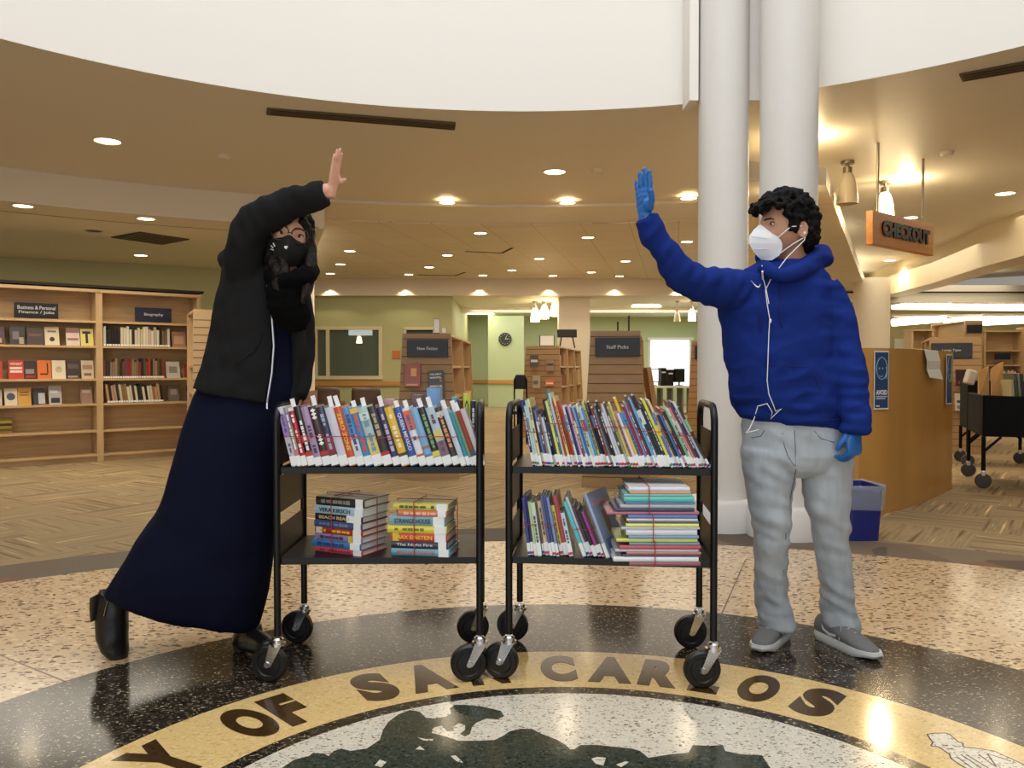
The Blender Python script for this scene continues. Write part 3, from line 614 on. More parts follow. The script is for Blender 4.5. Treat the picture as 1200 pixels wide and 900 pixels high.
# ------------------------------------------------------------------ books: shared builder
def cover_mat(col, rough=0.3): return mat('book_cover_%d_%d_%d' % tuple(col), col, rough, coat=0.25)
def setM(o, M):
    o.matrix_world = M; WM[o.name] = M.copy(); return o
def vary(c, k=14): return tuple(max(4, min(250, x + random.randint(-k, k))) for x in c)
M_label = mat('white_spine_label', (238, 242, 244), 0.4)
M_plastic = mat('clear_jacket', (225, 228, 230), 0.12, alpha=0.35)
def text_on_spine(M, body, t, z0, z1, hfrac, m, parent):
    """title reading down the spine"""
    T = M @ frame((t / 2, -0.0012, (z0 + z1) / 2), (0, 0, -1), (1, 0, 0), (0, -1, 0))
    v, f = text_geo(body, t * hfrac, z1 - z0, 0.02, 0.0008); mb = MB(); mb.add([T @ p for p in v], f)
    return mb.build('title', m, parent, world=True)
def book(M, t, h, d, col, label, group, kind='hardback', name='book', lab=True, bands=(), title=None, tcol=(235, 235, 235), marks=0, accent=None, slip=0.0, front=None, pages=True, lh=0.034):
    """local frame of M: x thickness, y depth (spine at y=0), z height"""
    bt = 0.0026 if kind == 'hardback' else 0.0012
    mb = MB(); n = 5; r = min(0.004, t * 0.25)
    # cover: spine (slightly round) and two boards as one wrap
    arcs = [(t * k / (n - 1), -r * math.sin(PI * k / (n - 1)) * 0.7) for k in range(n)]
    outer = [(0, d)] + [(x, y) for x, y in arcs] + [(t, d)]; inner = [(t - bt, d), (t - bt, bt + 0.001), (bt, bt + 0.001), (bt, d)]
    poly = outer + inner; m_ = len(poly)
    mb.add([(x, y, 0) for x, y in poly] + [(x, y, h) for x, y in poly], [[i, (i + 1) % m_, (i + 1) % m_ + m_, i + m_] for i in range(m_)])
    # end faces of the wrap as quads
    no = len(outer)
    for zz in (0, m_):
        mb.add([Vector((x, y, 0 if zz == 0 else h)) for x, y in (outer[0], outer[1], inner[2], inner[3])], [(0, 1, 2, 3)])
        mb.add([Vector((x, y, 0 if zz == 0 else h)) for x, y in (outer[-2], outer[-1], inner[0], inner[1])], [(0, 1, 2, 3)])
        mb.add([Vector((x, y, 0 if zz == 0 else h)) for x, y in outer[1:-1] + [inner[1], inner[2]]], [list(range(no))])
    o = mb.build(name, cover_mat(col), None, keep=True); setM(o, M); tag(o, label, 'book', group)
    if pages:
        MB().box((t / 2, d / 2, h / 2), (t - 2 * bt, d - 0.008, h - 0.008)).build('pages', M_page, o)
    y = -r * 0.7 - 0.0006
    if lab: MB().box((t / 2, y / 2 + 0.0, lh / 2 + 0.004), (t + 0.0008, abs(y) + 0.0012, lh)).build('spine_label', M_label, o)
    if accent:
        MB().box((t / 2, y / 2, 0.0075 + 0.004), (t + 0.0014, abs(y) + 0.0020, 0.009)).build('colour_tag', cover_mat(accent), o)
    for (f0, f1, c) in bands:
        MB().box((t / 2, y / 2, h * (f0 + f1) / 2), (t + 0.0006, abs(y) + 0.0010, h * (f1 - f0))).build('spine_band', cover_mat(c), o)
    if title:
        text_on_spine(M @ Matrix.Translation((0, y, 0)), title, t, h * 0.26, h * 0.9, 0.5, cover_mat(tcol), o)
    elif marks:
        mk = MB(); z = h * 0.88
        rnd = random.Random(int(h * 1e6) + marks)
        while z > h * 0.30:
            l = rnd.uniform(0.006, 0.022)
            if rnd.random() < 0.78: mk.box((t * 0.5, y - 0.0004, z - l / 2), (t * rnd.uniform(0.28, 0.5), 0.0008, l))
            z -= l + rnd.uniform(0.002, 0.006)
        if len(mk.v) > 24: mk.build('title', cover_mat(tcol), o)
    if slip:
        x = t * 0.45; mb2 = MB(); s = random.uniform(-0.15, 0.15)
        mb2.slab([(x - 0.008, d * 0.35, h - 0.06), (x + 0.008, d * 0.35, h - 0.06), (x + 0.008 + slip * s, d * 0.35, h + slip), (x - 0.008 + slip * s, d * 0.35, h + slip)], (0, 0.0008, 0)); mb2.build('paper_slip', M_white, o)
    if front:
        MB().box((t + 0.0004, d * 0.5, h * front[0]), (0.0008, d * front[2], h * front[3])).build('cover_picture', cover_mat(front[1]), o)
    return o
# ------------------------------------------------------------------ bookcase on the left
Dp, Ep = G(118, 540.5), G(236, 532.5); u = (Ep - Dp); WB = u.length; u.normalize(); nb = Vector((-u.y, u.x, 0)); ub = u; angB = math.atan2(u.y, u.x)
SZ = [0.085, 0.365, 0.675, 0.965, 1.345, 1.635]
def bookcase(name, org, W, label, sign_px, sign_lines, shelves=SZ, top=2.0, ang=angB, dp=0.30, backm=M_maple, signm=None):
    t = thing(name, label, 'bookcase', org, ang)
    for x in (0.0175, W - 0.0175): MB().box((x, dp / 2, top / 2), (0.035, dp, top)).build('side_panel', M_maplev, t)
    MB().box((W / 2, dp - 0.01, top / 2), (W - 0.07, 0.02, top)).build('back_panel', backm, t)
    MB().box((W / 2, dp / 2, top - 0.0175), (W + 0.03, dp + 0.02, 0.035)).build('top', M_maple, t)
    MB().box((W / 2, dp / 2 + 0.02, 0.035), (W - 0.07, dp - 0.05, 0.07)).build('kick_board', M_maple, t)
    for z in shelves: MB().box((W / 2, dp / 2, z - 0.0125), (W - 0.07, dp - 0.012, 0.025)).build('shelf', M_maple, t)
    if sign_px:
        x0, x1 = sign_px; sg = MB().bevbox(((x0 + x1) / 2, 0.03, 1.635 + 0.095), (x1 - x0, 0.03, 0.17), 0.003).build('sign', signm or M_sign, t)
        for k, ln_ in enumerate(sign_lines):
            n_ = len(sign_lines); z = 1.635 + 0.095 + (0.03 * (n_ - 1) / 1 - k * 0.055 if n_ > 1 else 0)
            text_mb(ln_, 0.04, frame(((x0 + x1) / 2, 0.0135, z), (1, 0, 0), (0, 0, 1), (0, -1, 0)), (x1 - x0) * min(0.86, 0.058 * len(ln_)), 0.006, 0.002).build('sign_lettering', M_signtext, sg)
    return t
bookcase('wall_bookcase', Dp - ub * WB, WB, 'tall maple bookcase with face-out books, away from the woman', (WB - 0.85, WB - 0.42), ['Business & Personal', 'Finance / Jobs'])
bookcase('wall_bookcase', Dp, WB, 'tall maple biography bookcase with rows of spines, beside the woman', (0.40, 0.82), ['Biography'], signm=mat('navy_sign_board', (30, 38, 62), 0.4))
MBt = MB().box((0, 0.02, 0), (2 * WB + 0.1, 0.3, 0.03)); MBt.xf(Matrix.Translation(Dp + nb * 0.14 + Vector((0, 0, 2.035))) @ Matrix.Rotation(angB, 4, 'Z')); struct('gap_strip', MBt, M_gapdark)  # dark strip put in for the black gap above the bookcases
def bc_x(px, inset=0.0):
    """distance along the bookcase (from the divider) where the ray through px meets its front plane"""
    d = P(px, 430, 1.0) - Vector((0, 0, CAMH)); o = Dp + nb * inset
    # d*s = o + ub*x  (xy)
    det = d.x * (-ub.y) + ub.x * d.y; s = (o.x * (-ub.y) + ub.x * o.y) / det
    return (Vector((d.x * s, d.y * s, 0)) - o).dot(ub)
def bc_frame(x, z, inset): 
    o = Dp + ub * x + nb * inset; return frame((o.x, o.y, z), ub, nb, (0, 0, 1))
M_face = {}
def face_out(px0, px1, z, hpx, col, label, parts=()):
    x0, x1 = bc_x(px0, 0.08), bc_x(px1, 0.08); wd3 = x1 - x0; h = hpx
    tilt = Matrix.Rotation(math.radians(-12), 4, 'X'); M = bc_frame((x0 + x1) / 2, z, 0.07) @ tilt
    o = MB().box((0, 0.012, h / 2), (wd3, 0.024, h)).build('book', cover_mat(col), None, keep=True); setM(o, M); tag(o, label, 'book', 'face-out books in the bookcase')
    MB().box((0, 0.012, h / 2), (wd3 - 0.004, 0.018, h + 0.001)).build('pages', M_page, o)
    for (kind, a, b, c, d_, cc) in parts:
        if kind == 'r': MB().box(((a + b) / 2 * wd3, -0.0006, (c + d_) / 2 * h), ((b - a) * wd3, 0.0012, (d_ - c) * h)).build('cover_picture', cover_mat(cc), o)
        elif kind == 'c': MB().lathe([(0.0003, 0), (a * wd3, 0), (a * wd3, 0.0012), (0.0003, 0.0012)], (b * wd3, 0, c * h), 20, R=Matrix.Rotation(PI / 2, 3, 'X')).build('cover_picture', cover_mat(cc), o)
        elif kind == 't': text_mb(a, d_ * h, frame((0, -0.0008, c * h), (1, 0, 0), (0, 0, 1), (0, -1, 0)), b * wd3, 0.02, 0.001).build('cover_lettering', cover_mat(cc), o)
RZ1, RZ2, RZ3, RZ4 = SZ[4], SZ[3], SZ[2], SZ[1]
face_out(-12, 6, RZ1, 0.21, (70, 40, 60), 'purple face-out book cut by the picture edge, upper row', [('r', -.3, .3, .1, .35, (190, 150, 90))])
face_out(12, 30, RZ1, 0.215, (48, 42, 44), 'dark face-out book with a pale portrait, upper row', [('r', -.32, .1, .3, .7, (120, 110, 110)), ('r', .1, .4, .05, .4, (170, 150, 130))])
face_out(32, 52, RZ1, 0.205, (70, 56, 54), 'charcoal face-out book with red lettering, upper row', [('r', -.38, .38, .5, .64, (120, 70, 62))])
face_out(53, 70, RZ1, 0.215, (222, 206, 176), 'cream face-out book with a black diamond', [('c', .18, 0, .33, 0, (40, 34, 30)), ('r', -.3, .3, .7, .8, (120, 110, 90))])
face_out(78, 94, RZ1, 0.21, (216, 200, 186), 'pale face-out book with red bands, upper row', [('r', -.5, .5, .72, .95, (150, 90, 100)), ('r', -.4, .4, .3, .42, (170, 90, 80))])
face_out(95, 110, RZ1, 0.205, (222, 208, 120), 'yellow face-out book with a black slash', [('r', -.12, .08, .15, .85, (30, 28, 26)), ('r', -.35, .3, .7, .84, (30, 28, 26))])
face_out(-9, 3, RZ2, 0.21, (190, 60, 40), 'red face-out book cut by the picture edge, middle row')
face_out(10, 28, RZ2, 0.215, (198, 66, 46), 'red face-out book with big white words', [('t', 'WHAT', .8, .8, .14, (240, 230, 220)), ('r', -.4, .4, .52, .64, (236, 224, 214)), ('r', -.4, .4, .34, .46, (236, 224, 214))])
face_out(28.5, 43, RZ2, 0.205, (58, 40, 40), 'dark face-out book with a grey figure, middle row', [('r', -.4, .3, .3, .55, (150, 140, 140)), ('r', -.4, .4, .08, .2, (170, 50, 40))])
face_out(44, 60, RZ2, 0.215, (222, 118, 52), 'orange face-out book with a dark curl', [('r', .2, .3, .3, .85, (60, 36, 24)), ('r', -.3, .25, .22, .3, (60, 36, 24))])
face_out(61, 77, RZ2, 0.215, (228, 214, 188), 'cream face-out book with a faint ring', [('c', .25, 0, .5, 0, (200, 186, 150)), ('c', .17, 0, .5, 0, (228, 214, 188))])
face_out(78.5, 94, RZ2, 0.215, (62, 50, 52), 'dark face-out book with grey haze, middle row', [('r', -.4, .4, .55, .8, (96, 84, 84)), ('r', -.45, .3, .06, .16, (170, 150, 140))])
face_out(95.5, 110, RZ2, 0.215, (200, 184, 160), 'beige face-out book with brown bands by the divider', [('r', -.4, .4, .5, .75, (160, 130, 106)), ('r', -.3, .3, .15, .3, (120, 90, 74))])
face_out(-8, 2, RZ3, 0.18, (200, 190, 180), 'pale face-out book cut by the picture edge, lower row')
face_out(5, 20, RZ3, 0.19, (224, 212, 184), 'cream face-out book with a blue circle', [('c', .34, 0, .52, 0, (74, 84, 110))])
face_out(20.5, 36, RZ3, 0.195, (214, 160, 66), 'yellow face-out book with brown lines', [('r', -.35, .35, .7, .78, (120, 80, 30)), ('r', -.35, .35, .55, .61, (120, 80, 30))])
face_out(39, 53, RZ3, 0.19, (56, 54, 60), 'slate face-out book with a white corner, lower row', [('r', -.1, .45, .05, .7, (196, 196, 200))])
face_out(57, 72, RZ3, 0.215, (186, 184, 184), 'grey face-out book with a dark arch, lower row', [('r', -.35, .35, .08, .35, (44, 42, 46)), ('r', -.4, .2, .6, .75, (220, 218, 214))])
face_out(94, 108, RZ3, 0.20, (150, 120, 104), 'dusty rose face-out book alone by the divider', [('r', -.35, .35, .62, .82, (196, 176, 160))])
# three flat books piled on the lower shelf at the picture edge
for k, c in enumerate(((150, 120, 60), (90, 90, 50), (170, 130, 50), (60, 56, 48), (170, 150, 70), (110, 90, 40))):
    x0, x1 = bc_x(-6, .1), bc_x(12, .1)
    o = MB().box((0, 0.09, 0.0145), (x1 - x0, 0.18, 0.028)).build('book', cover_mat(c), None, keep=True); setM(o, bc_frame((x0 + x1) / 2, RZ4 + 0.0292 * k, 0.04)); tag(o, 'flat book in the low pile at the picture edge, %s from the bottom' % ordn(k + 1), 'book', 'piled books on the low shelf')
def spine_row(z, px0, px1, n, pal, lean, what, tall=(0.19, 0.24)):
    x0, x1 = bc_x(px0, 0.05), bc_x(px1, 0.05); x = max(x0, 0.037); pitch = (x1 - x) / n
    for k in range(n):
        c = vary(random.choice(pal), 10); th = pitch * random.uniform(0.84, 0.97) * math.cos(lean); h = random.uniform(*tall) * (0.95 if lean else 1)
        M = bc_frame(x + pitch * k + (h * math.sin(lean) if lean else 0.0), z, 0.03) @ Matrix.Rotation(-lean, 4, 'Y')
        M = M if not lean else bc_frame(x + 0.05 + pitch * k, z, 0.03) @ Matrix.Rotation(-lean, 4, 'Y')
        o = MB().bevbox((th / 2, 0.075, h / 2), (th, 0.15, h), 0.002).build('book', cover_mat(c), None, keep=True); setM(o, M)
        lum = sum(c) / 3; cn = 'cream' if lum > 170 else 'black' if lum < 55 else 'red' if c[0] > c[1] + 45 else 'brown' if c[0] > c[1] + 15 else 'grey'
        tag(o, '%s spine, %s book from the divider, %s' % (cn, ordn(k + 1), what), 'book', 'spines on the biography bookcase')
        MB().box((th / 2, -0.0004, 0.014), (th * 0.96, 0.002, 0.02)).build('spine_label', M_label, o)
spine_row(RZ1, 121, 199, 24, [(30, 28, 28), (36, 32, 30), (216, 206, 184), (226, 218, 196), (52, 44, 40), (120, 104, 80), (196, 182, 150)], 0, 'in the top row under the biography sign')
face_out(202, 218, RZ1, 0.20, (170, 130, 98), 'brown face-out book ending the top biography row', [('r', -.35, .35, .2, .7, (196, 160, 130))])
face_out(219.5, 231, RZ1, 0.205, (132, 104, 96), 'face-out book with a face photo at the top row end', [('r', -.2, .35, .25, .8, (190, 150, 130))])
spine_row(RZ2, 120, 192, 26, [(120, 96, 72), (136, 116, 90), (130, 50, 40), (44, 40, 38), (86, 78, 68), (60, 48, 40), (150, 60, 46)], 0, 'in the middle biography row')
face_out(195, 211, RZ2, 0.205, (190, 186, 176), 'white face-out book after the middle biography row', [('r', -.3, .3, .3, .7, (130, 126, 116))])
face_out(217, 230, RZ2, 0.18, (140, 46, 38), 'red face-out book at the middle biography row end', [('r', -.3, .3, .5, .75, (90, 30, 30))])
spine_row(RZ3, 120, 186, 22, [(40, 34, 30), (60, 50, 42), (200, 186, 160), (216, 204, 180), (150, 110, 70), (36, 32, 30), (180, 150, 110)], 0.13, 'leaning in the low biography row')
face_out(197, 210, RZ3, 0.205, (104, 96, 86), 'grey face-out book after the leaning biography row', [('r', -.3, .3, .4, .75, (150, 140, 128))])
face_out(219, 225, RZ3, 0.20, (40, 60, 110), 'narrow blue face-out book behind the woman', [('r', -.3, .3, .2, .8, (190, 200, 220))])

# ------------------------------------------------------------------ slat-wall display ends with A-frame shelving behind
def slat_tower(name, pxc, Y, wtop, label, length, rz, sign=None, ztop=1.425, sgw=(0.40, 0.17), sz=1.28, shelves=True, wbot=None, smat=M_slat):
    g = P(pxc, 430, Y); t = thing(name, label, 'bookshelf', (g.x, Y, 0), rz); wb = wbot or wtop + 0.16; H = ztop
    pn = MB(); pn.slab([(-wb / 2, 0, 0), (wb / 2, 0, 0), (wtop / 2, 0, H), (-wtop / 2, 0, H)], (0, 0.03, 0)); pn.cur = 1
    z = 0.10
    while z < H - 0.05:
        hw = (wb + (wtop - wb) * z / H) / 2; pn.box((0, -0.0005, z), (2 * hw - 0.004, 0.003, 0.006)); z += 0.085
    p = pn.build('end_panel', [smat, M_groove], t)
    if sign is not None:
        sg = MB().bevbox((0.0 if len(sign) < 2 else sign[1], -0.012, sz), (sgw[0], 0.022, sgw[1]), 0.003).build('sign', M_sign, t)
        if sign[0]: text_mb(sign[0], 0.032, frame((0.0 if len(sign) < 2 else sign[1], -0.0235, sz), (1, 0, 0), (0, 0, 1), (0, -1, 0)), sgw[0] * 0.045 * len(sign[0]), 0.004, 0.002).build('sign_lettering', M_signtext, sg)
    if length:
        nb_ = max(1, round(length / 1.1)); wd4 = length / nb_
        MB().box((0, length / 2 + 0.03, H / 2), (0.03, length, H - 0.02)).build('spine_panel', M_maple, t)
        for k in range(nb_ + 1):
            y = 0.03 + wd4 * k; MB().slab([(-wb / 2 + 0.02, y, 0), (wb / 2 - 0.02, y, 0), (wtop / 2, y, H - 0.01), (-wtop / 2, y, H - 0.01)], (0, 0.03, 0)).build('divider', M_maplev, t)
        for z in (0.12, 0.46, 0.78, 1.10):
            hw = (wb + (wtop - wb) * z / H) / 2 - 0.03; MB().box((0, length / 2 + 0.03, z), (2 * hw, length, 0.022)).build('shelf', M_maple, t)
        MB().box((0, length / 2 + 0.03, H - 0.012), (wtop - 0.01, length + 0.03, 0.024)).build('top', M_maple, t)
    return t
tn = slat_tower('slat_display', 500, 8.0, 0.47, 'slat-wall display end with the new fiction sign', 2.7, -0.022, ('New Fiction', 0.01))
slat_tower('slat_display', 635.5, 12.7, 0.52, 'far slat-wall display end in front of the cream column', 3.3, -0.185)
slat_tower('slat_display', 721, 7.4, 0.447, 'slat-wall display end with the staff picks sign', 2.2, -0.17, ('Staff Picks', 0.02))
slat_tower('slat_display', 835, 10.4, 0.52, 'slat-wall display end half hidden by the round column', 2.2, -0.33, ('', -0.16), sgw=(0.12, 0.17))
slat_tower('slat_display', 1119, 10.4, 0.58, 'slat-wall display end behind the black bins with the large type sign', 2.2, -0.42, ('Large Type', -0.04), ztop=1.48, sgw=(0.46, 0.19), sz=1.31, wbot=0.62)
slat_tower('slat_display', 1141, 15.0, 0.30, 'narrow slat end with a grey sign under the fluorescent lamps', 1.5, -0.1, ('', 0.0), ztop=1.95, sgw=(0.26, 0.14), sz=1.80, wbot=0.32)
slat_tower('slat_display', 246, 9.3, 0.34, 'pale slat display beside the biography bookcase, behind the woman', 0.9, 0.45, None, ztop=1.75, wbot=0.40, smat=mat('pale_slat_laminate', (206, 176, 136), 0.5))
def display_cover(px0, py0, px1, py1, Y, col, label, lines=(), parts=(), tilt=0.0):
    a, b = P(px0, py0, Y), P(px1, py1, Y); W, H = b.x - a.x, a.z - b.z; M = Matrix.Translation(((a.x + b.x) / 2, Y - 0.03, b.z)) @ Matrix.Rotation(tilt, 4, 'Y') @ Matrix.Rotation(math.radians(-5), 4, 'X')
    o = MB().bevbox((0, 0.012, H / 2), (W, 0.024, H), 0.002).build('book', cover_mat(col), None, keep=True); setM(o, M); tag(o, label, 'book')
    for (x0, x1, z0, z1, c) in parts: MB().box(((x0 + x1) / 2 * W, -0.0005, (z0 + z1) / 2 * H), ((x1 - x0) * W, 0.0012, (z1 - z0) * H)).build('cover_picture', cover_mat(c), o)
    for (body, z, hh, ww) in lines: text_mb(body, hh * H, frame((0, -0.0008, z * H), (1, 0, 0), (0, 0, 1), (0, -1, 0)), ww * W, 0.02, 0.001).build('cover_lettering', cover_mat((226, 220, 210)), o)
display_cover(474, 426, 493, 453, 7.98, (148, 58, 22), 'rust red book displayed under the new fiction sign', [], [(-.1, .25, .45, .8, (216, 150, 70)), (-.35, .35, .05, .12, (210, 140, 90))])
display_cover(503, 434, 521, 466, 7.96, (36, 32, 44), 'dark navy book with pale words under the new fiction sign', [('HILARY', .86, .07, .75), ('MANTEL', .74, .07, .75), ('MIRROR', .42, .08, .8)], [(.25, .38, .58, .66, (170, 90, 80))], -0.05)
display_cover(482, 461, 500, 485, 7.96, (60, 34, 34), 'dark red book low on the new fiction display', [], [(-.4, .4, .6, .85, (150, 60, 50))])
display_cover(621, 416, 631, 430, 12.66, (70, 60, 52), 'small dark paperback, upper one on the far display', [], [(-.4, .4, .4, .6, (200, 190, 180))])
display_cover(640, 422, 649, 435, 12.66, (140, 110, 90), 'small brown paperback, second one on the far display', [], [(-.4, .4, .5, .7, (60, 40, 36))])
display_cover(624, 440, 633, 455, 12.66, (160, 140, 110), 'small tan paperback low on the far display', [], [(-.4, .2, .3, .6, (90, 80, 60))])
display_cover(639, 445, 649, 452, 12.66, (206, 110, 60), 'small orange paperback low on the far display', [], [(-.4, .4, .3, .5, (240, 220, 190))])
display_cover(1120, 433, 1135, 452, 10.28, (62, 40, 48), 'plum cover displayed under the large type sign', [], [(-.4, .4, .1, .3, (120, 80, 80))])
display_cover(1119, 461, 1134, 481, 10.28, (190, 186, 178), 'grey cover displayed low under the large type sign', [], [(-.4, .4, .45, .6, (60, 56, 60)), (-.4, .2, .1, .3, (120, 110, 100))])
# books in the visible bays of the A-frame displays
def bay_books(px0, px1, pyb, Y, n, pal, what, hh):
    a, b = P(px0, pyb, Y), P(px1, pyb, Y); wd5 = (b.x - a.x) / n
    for k in range(n):
        c = vary(random.choice(pal), 12); h = hh * random.uniform(0.8, 1)
        tag(MB().bevbox((a.x + wd5 * (k + 0.5), Y + 0.08, a.z + h / 2), (wd5 * 0.92, 0.16, h), 0.002).build('book', cover_mat(c)), 'spine in %s, %s from the display end' % (what, ordn(k + 1)), 'book', 'books in the display bays')
bay_books(656, 662, 430, 13.6, 3, [(190, 160, 120), (210, 190, 160), (150, 110, 80)], 'the upper bay of the far display', 0.22)
bay_books(671, 679, 451, 14.2, 3, [(200, 170, 130), (190, 150, 110), (170, 120, 80)], 'the lower bay of the far display', 0.28)
bay_books(657, 664, 452, 13.6, 3, [(190, 150, 110), (150, 110, 80), (206, 180, 150)], 'the lower near bay of the far display', 0.24)
# sign holders on top of the displays
def acrylic(px0, py0, px1, py1, Y, label):
    a, b = P(px0, py0, Y), P(px1, py1, Y); t = thing('sign_holder', label, 'sign holder', ((a.x + b.x) / 2, Y, b.z)); W, H = b.x - a.x, a.z - b.z
    MB().box((0, 0.01, H / 2), (W, 0.008, H)).build('back_plate', M_sign, t); MB().box((0, 0.0, H / 2), (W * 0.88, 0.008, H * 0.94)).build('paper', M_white, t); MB().box((0, 0.03, 0.004), (W, 0.09, 0.008)).build('foot', M_sign, t)
acrylic(508, 373.5, 515.5, 391, 8.15, 'tall sign holder standing on the new fiction display'); acrylic(517.5, 384, 523, 391.5, 8.6, 'short sign holder standing on the new fiction display')
acrylic(632, 393, 650, 405.5, 12.9, 'white paper holder standing on the far display')
for px, y0, lb in ((724, 377, 'short dark post standing on the staff picks display'), (737, 370, 'tall dark post standing on the staff picks display')):
    a = P(px, y0, 8.0); b = MB().tube([(a.x, 8.0, 1.42), (a.x, 8.0, a.z)], 0.008, 8); b.lathe([(0.05, 1.425), (0.05, 1.435), (0.01, 1.44)], (a.x, 8.0, 0), 16); tag(b.build('sign_post', M_black), lb, 'post')
a, b = P(653, 386, 14.0), P(676, 396, 14.0); t = thing('easel_stand', 'black easel with a slanted board on the far display', 'stand', ((a.x + b.x) / 2, 14.0, 1.425))
W = b.x - a.x; MB().bevbox((0, 0, a.z - 1.425 - 0.07), (W, 0.03, 0.14), 0.006, R=Matrix.Rotation(-0.3, 3, 'X')).build('board', M_black, t)
for s in (-1, 1): MB().tube([(s * W * 0.28, 0.0, a.z - 1.425 - 0.12), (s * W * 0.38, -0.05, 0.0)], 0.012, 8).build('leg', M_black, t)
# strut leaning by the staff picks display
mb = MB().slab([P(758, 431, 8.6), P(763, 430, 8.6), P(784, 553, 8.6), P(777, 553, 8.6)], (0, 0.35, 0)); o = mb.build('sloped_panel', M_maplev); tag(o, 'sloping wooden side panel next to the staff picks display', 'panel')
for px in (756.5,):
    mb = MB(); mb.slab([P(755, 450, 9.2), P(800, 452, 9.2), P(800, 455.5, 9.2), P(755, 453, 9.2)], (0, 0.5, 0))
# clock
ck = P(592, 397.5, YC); t = thing('wall_clock', 'round black wall clock on the pale green wall', 'clock', (ck.x, YC - 0.06, ck.z - 0.18)); R90 = Matrix.Rotation(PI / 2, 3, 'X')
MB().lathe([(0.0005, 0), (0.18, 0), (0.18, 0.03), (0.165, 0.045), (0.0005, 0.045)], (0, 0.05, 0.18), 40, R=R90).build('case', mat('clock_black', (30, 30, 30), 0.4), t, smooth='auto')
tk = MB()
for k in range(12):
    a = k * PI / 6; tk.box((0.135 * math.sin(a), 0.003, 0.18 + 0.135 * math.cos(a)), (0.010, 0.004, 0.024), R=Matrix.Rotation(a, 3, 'Y'))
tk.build('hour_mark', M_signtext, t)
for a, l, w_ in ((0.45, 0.12, 0.010), (1.45, 0.09, 0.014)):
    MB().box((0.5 * l * math.sin(a), 0.001, 0.18 + 0.5 * l * math.cos(a)), (w_, 0.004, l), R=Matrix.Rotation(a, 3, 'Y')).build('hand', M_signtext, t)
# orange door plate
a, b = P(460, 411, YA), P(469, 420, YA); o = MB().box(((a.x + b.x) / 2, YA - 0.02, (a.z + b.z) / 2), (b.x - a.x, 0.02, a.z - b.z)).build('door_plate', mat('orange_plate', (206, 120, 50), 0.5)); tag(o, 'small orange plate on the green wall near the dark door', 'sign')
# leather armchairs under the dark window
M_leather = mat('brown_leather', (72, 46, 28), 0.4, var=0.2, vscale=9)
def armchair(px0, px1, pyt, Y, label):
    a, b = P(px0, pyt, Y), P(px1, pyt, Y); W = b.x - a.x; t = thing('armchair', label, 'armchair', ((a.x + b.x) / 2, Y, 0), 0.1, 'leather armchairs'); H = a.z
    MB().bevbox((0, 0.30, 0.22), (W - 0.24, 0.62, 0.28), 0.05).build('seat', M_leather, t, smooth=True)
    MB().bevbox((0, 0.02, (0.15 + H) / 2), (W - 0.06, 0.18, H - 0.15), 0.06).build('backrest', M_leather, t, smooth=True)
    for s in (-1, 1):
        MB().bevbox((s * (W / 2 - 0.07), 0.30, 0.30), (0.14, 0.70, 0.46), 0.05).build('arm', M_leather, t, smooth=True)
        for y in (0.0, 0.58): MB().box((s * (W / 2 - 0.09), y, 0.04), (0.05, 0.05, 0.09)).build('leg', M_groove, t)
armchair(364, 400, 453.5, 13.2, 'brown leather armchair under the dark window, next to the cream column'); armchair(410, 448, 454, 13.4, 'brown leather armchair under the dark window, toward the new fiction display')
# small chair beside the far display
a = P(610, 440, 12.0); t = thing('side_chair', 'small black chair below the wall clock', 'chair', (a.x, 12.0, 0)); 
MB().bevbox((0, 0.0, a.z - 0.1), (0.16, 0.025, 0.2), 0.012).build('backrest', M_black, t); MB().bevbox((0, -0.2, 0.45), (0.24, 0.40, 0.05), 0.015).build('seat', M_black, t)
for sx in (-.09, .09):
    for sy in (-.38, -.02): MB().tube([(sx, sy, 0), (sx, sy, 0.45 if sy < -.1 else a.z - 0.06)], 0.012, 8).build('leg', M_black, t)
for k, (z_, r_) in enumerate(((0, 0),)): MB().tube([(-.09, -.02, a.z - 0.06), (-.06, 0, a.z), (.06, 0, a.z), (.09, -.02, a.z - 0.06)], 0.012, 8).build('top_rail', M_black, t)
# computers in front of the bright window
YD = 19.0; a, b = P(752, 452, YD), P(812, 456, YD); t = thing('computer_counter', 'pale counter below the bright window carrying computers', 'counter', ((a.x + b.x) / 2, YD, 0)); W = b.x - a.x
zc_ = a.z; MB().bevbox((0, 0.3, zc_ - 0.03), (W + 0.5, 0.7, 0.05), 0.006).build('worktop', mat('pale_laminate', (214, 214, 204), 0.4), t)
for k in range(6): MB().box((-W / 2 + W * k / 5, 0.3, (zc_ - 0.055) / 2), (0.04, 0.6, zc_ - 0.055)).build('divider_panel', mat('grey_panel', (120, 116, 104), 0.6), t)
def boxy(name, px0, py0, px1, label, cat, m, dpt=0.4, screen=None, rot=0.0):
    a, b = P(px0, py0, YD), P(px1, 452, YD); W, H = b.x - a.x, a.z - zc_ + 0.005; t = thing(name, label, cat, ((a.x + b.x) / 2, YD + 0.25, zc_ - 0.005), rot)
    if screen:
        MB().bevbox((0, 0, H * 0.6), (W, 0.06, H * 0.8), 0.008).build('bezel', m, t); MB().box((0, -0.032, H * 0.6), (W * 0.92, 0.004, H * 0.7)).build('screen', screen, t); MB().lathe([(0.1, 0), (0.1, 0.015), (0.02, 0.02), (0.02, H * 0.3)], (0, 0, 0), 16).build('stand', m, t)
    else:
        MB().bevbox((0, 0, H / 2), (W, dpt, H), 0.008).build('case', m, t); MB().box((0, -dpt / 2 - 0.003, H * 0.75), (W * 0.7, 0.008, 0.03)).build('drive_slot', M_signtext, t)
boxy('monitor', 761, 432, 774, 'monitor with a bright screen on the window counter', 'monitor', M_black, screen=mat('lit_screen', (240, 246, 250), 0.3, emit=0.9))
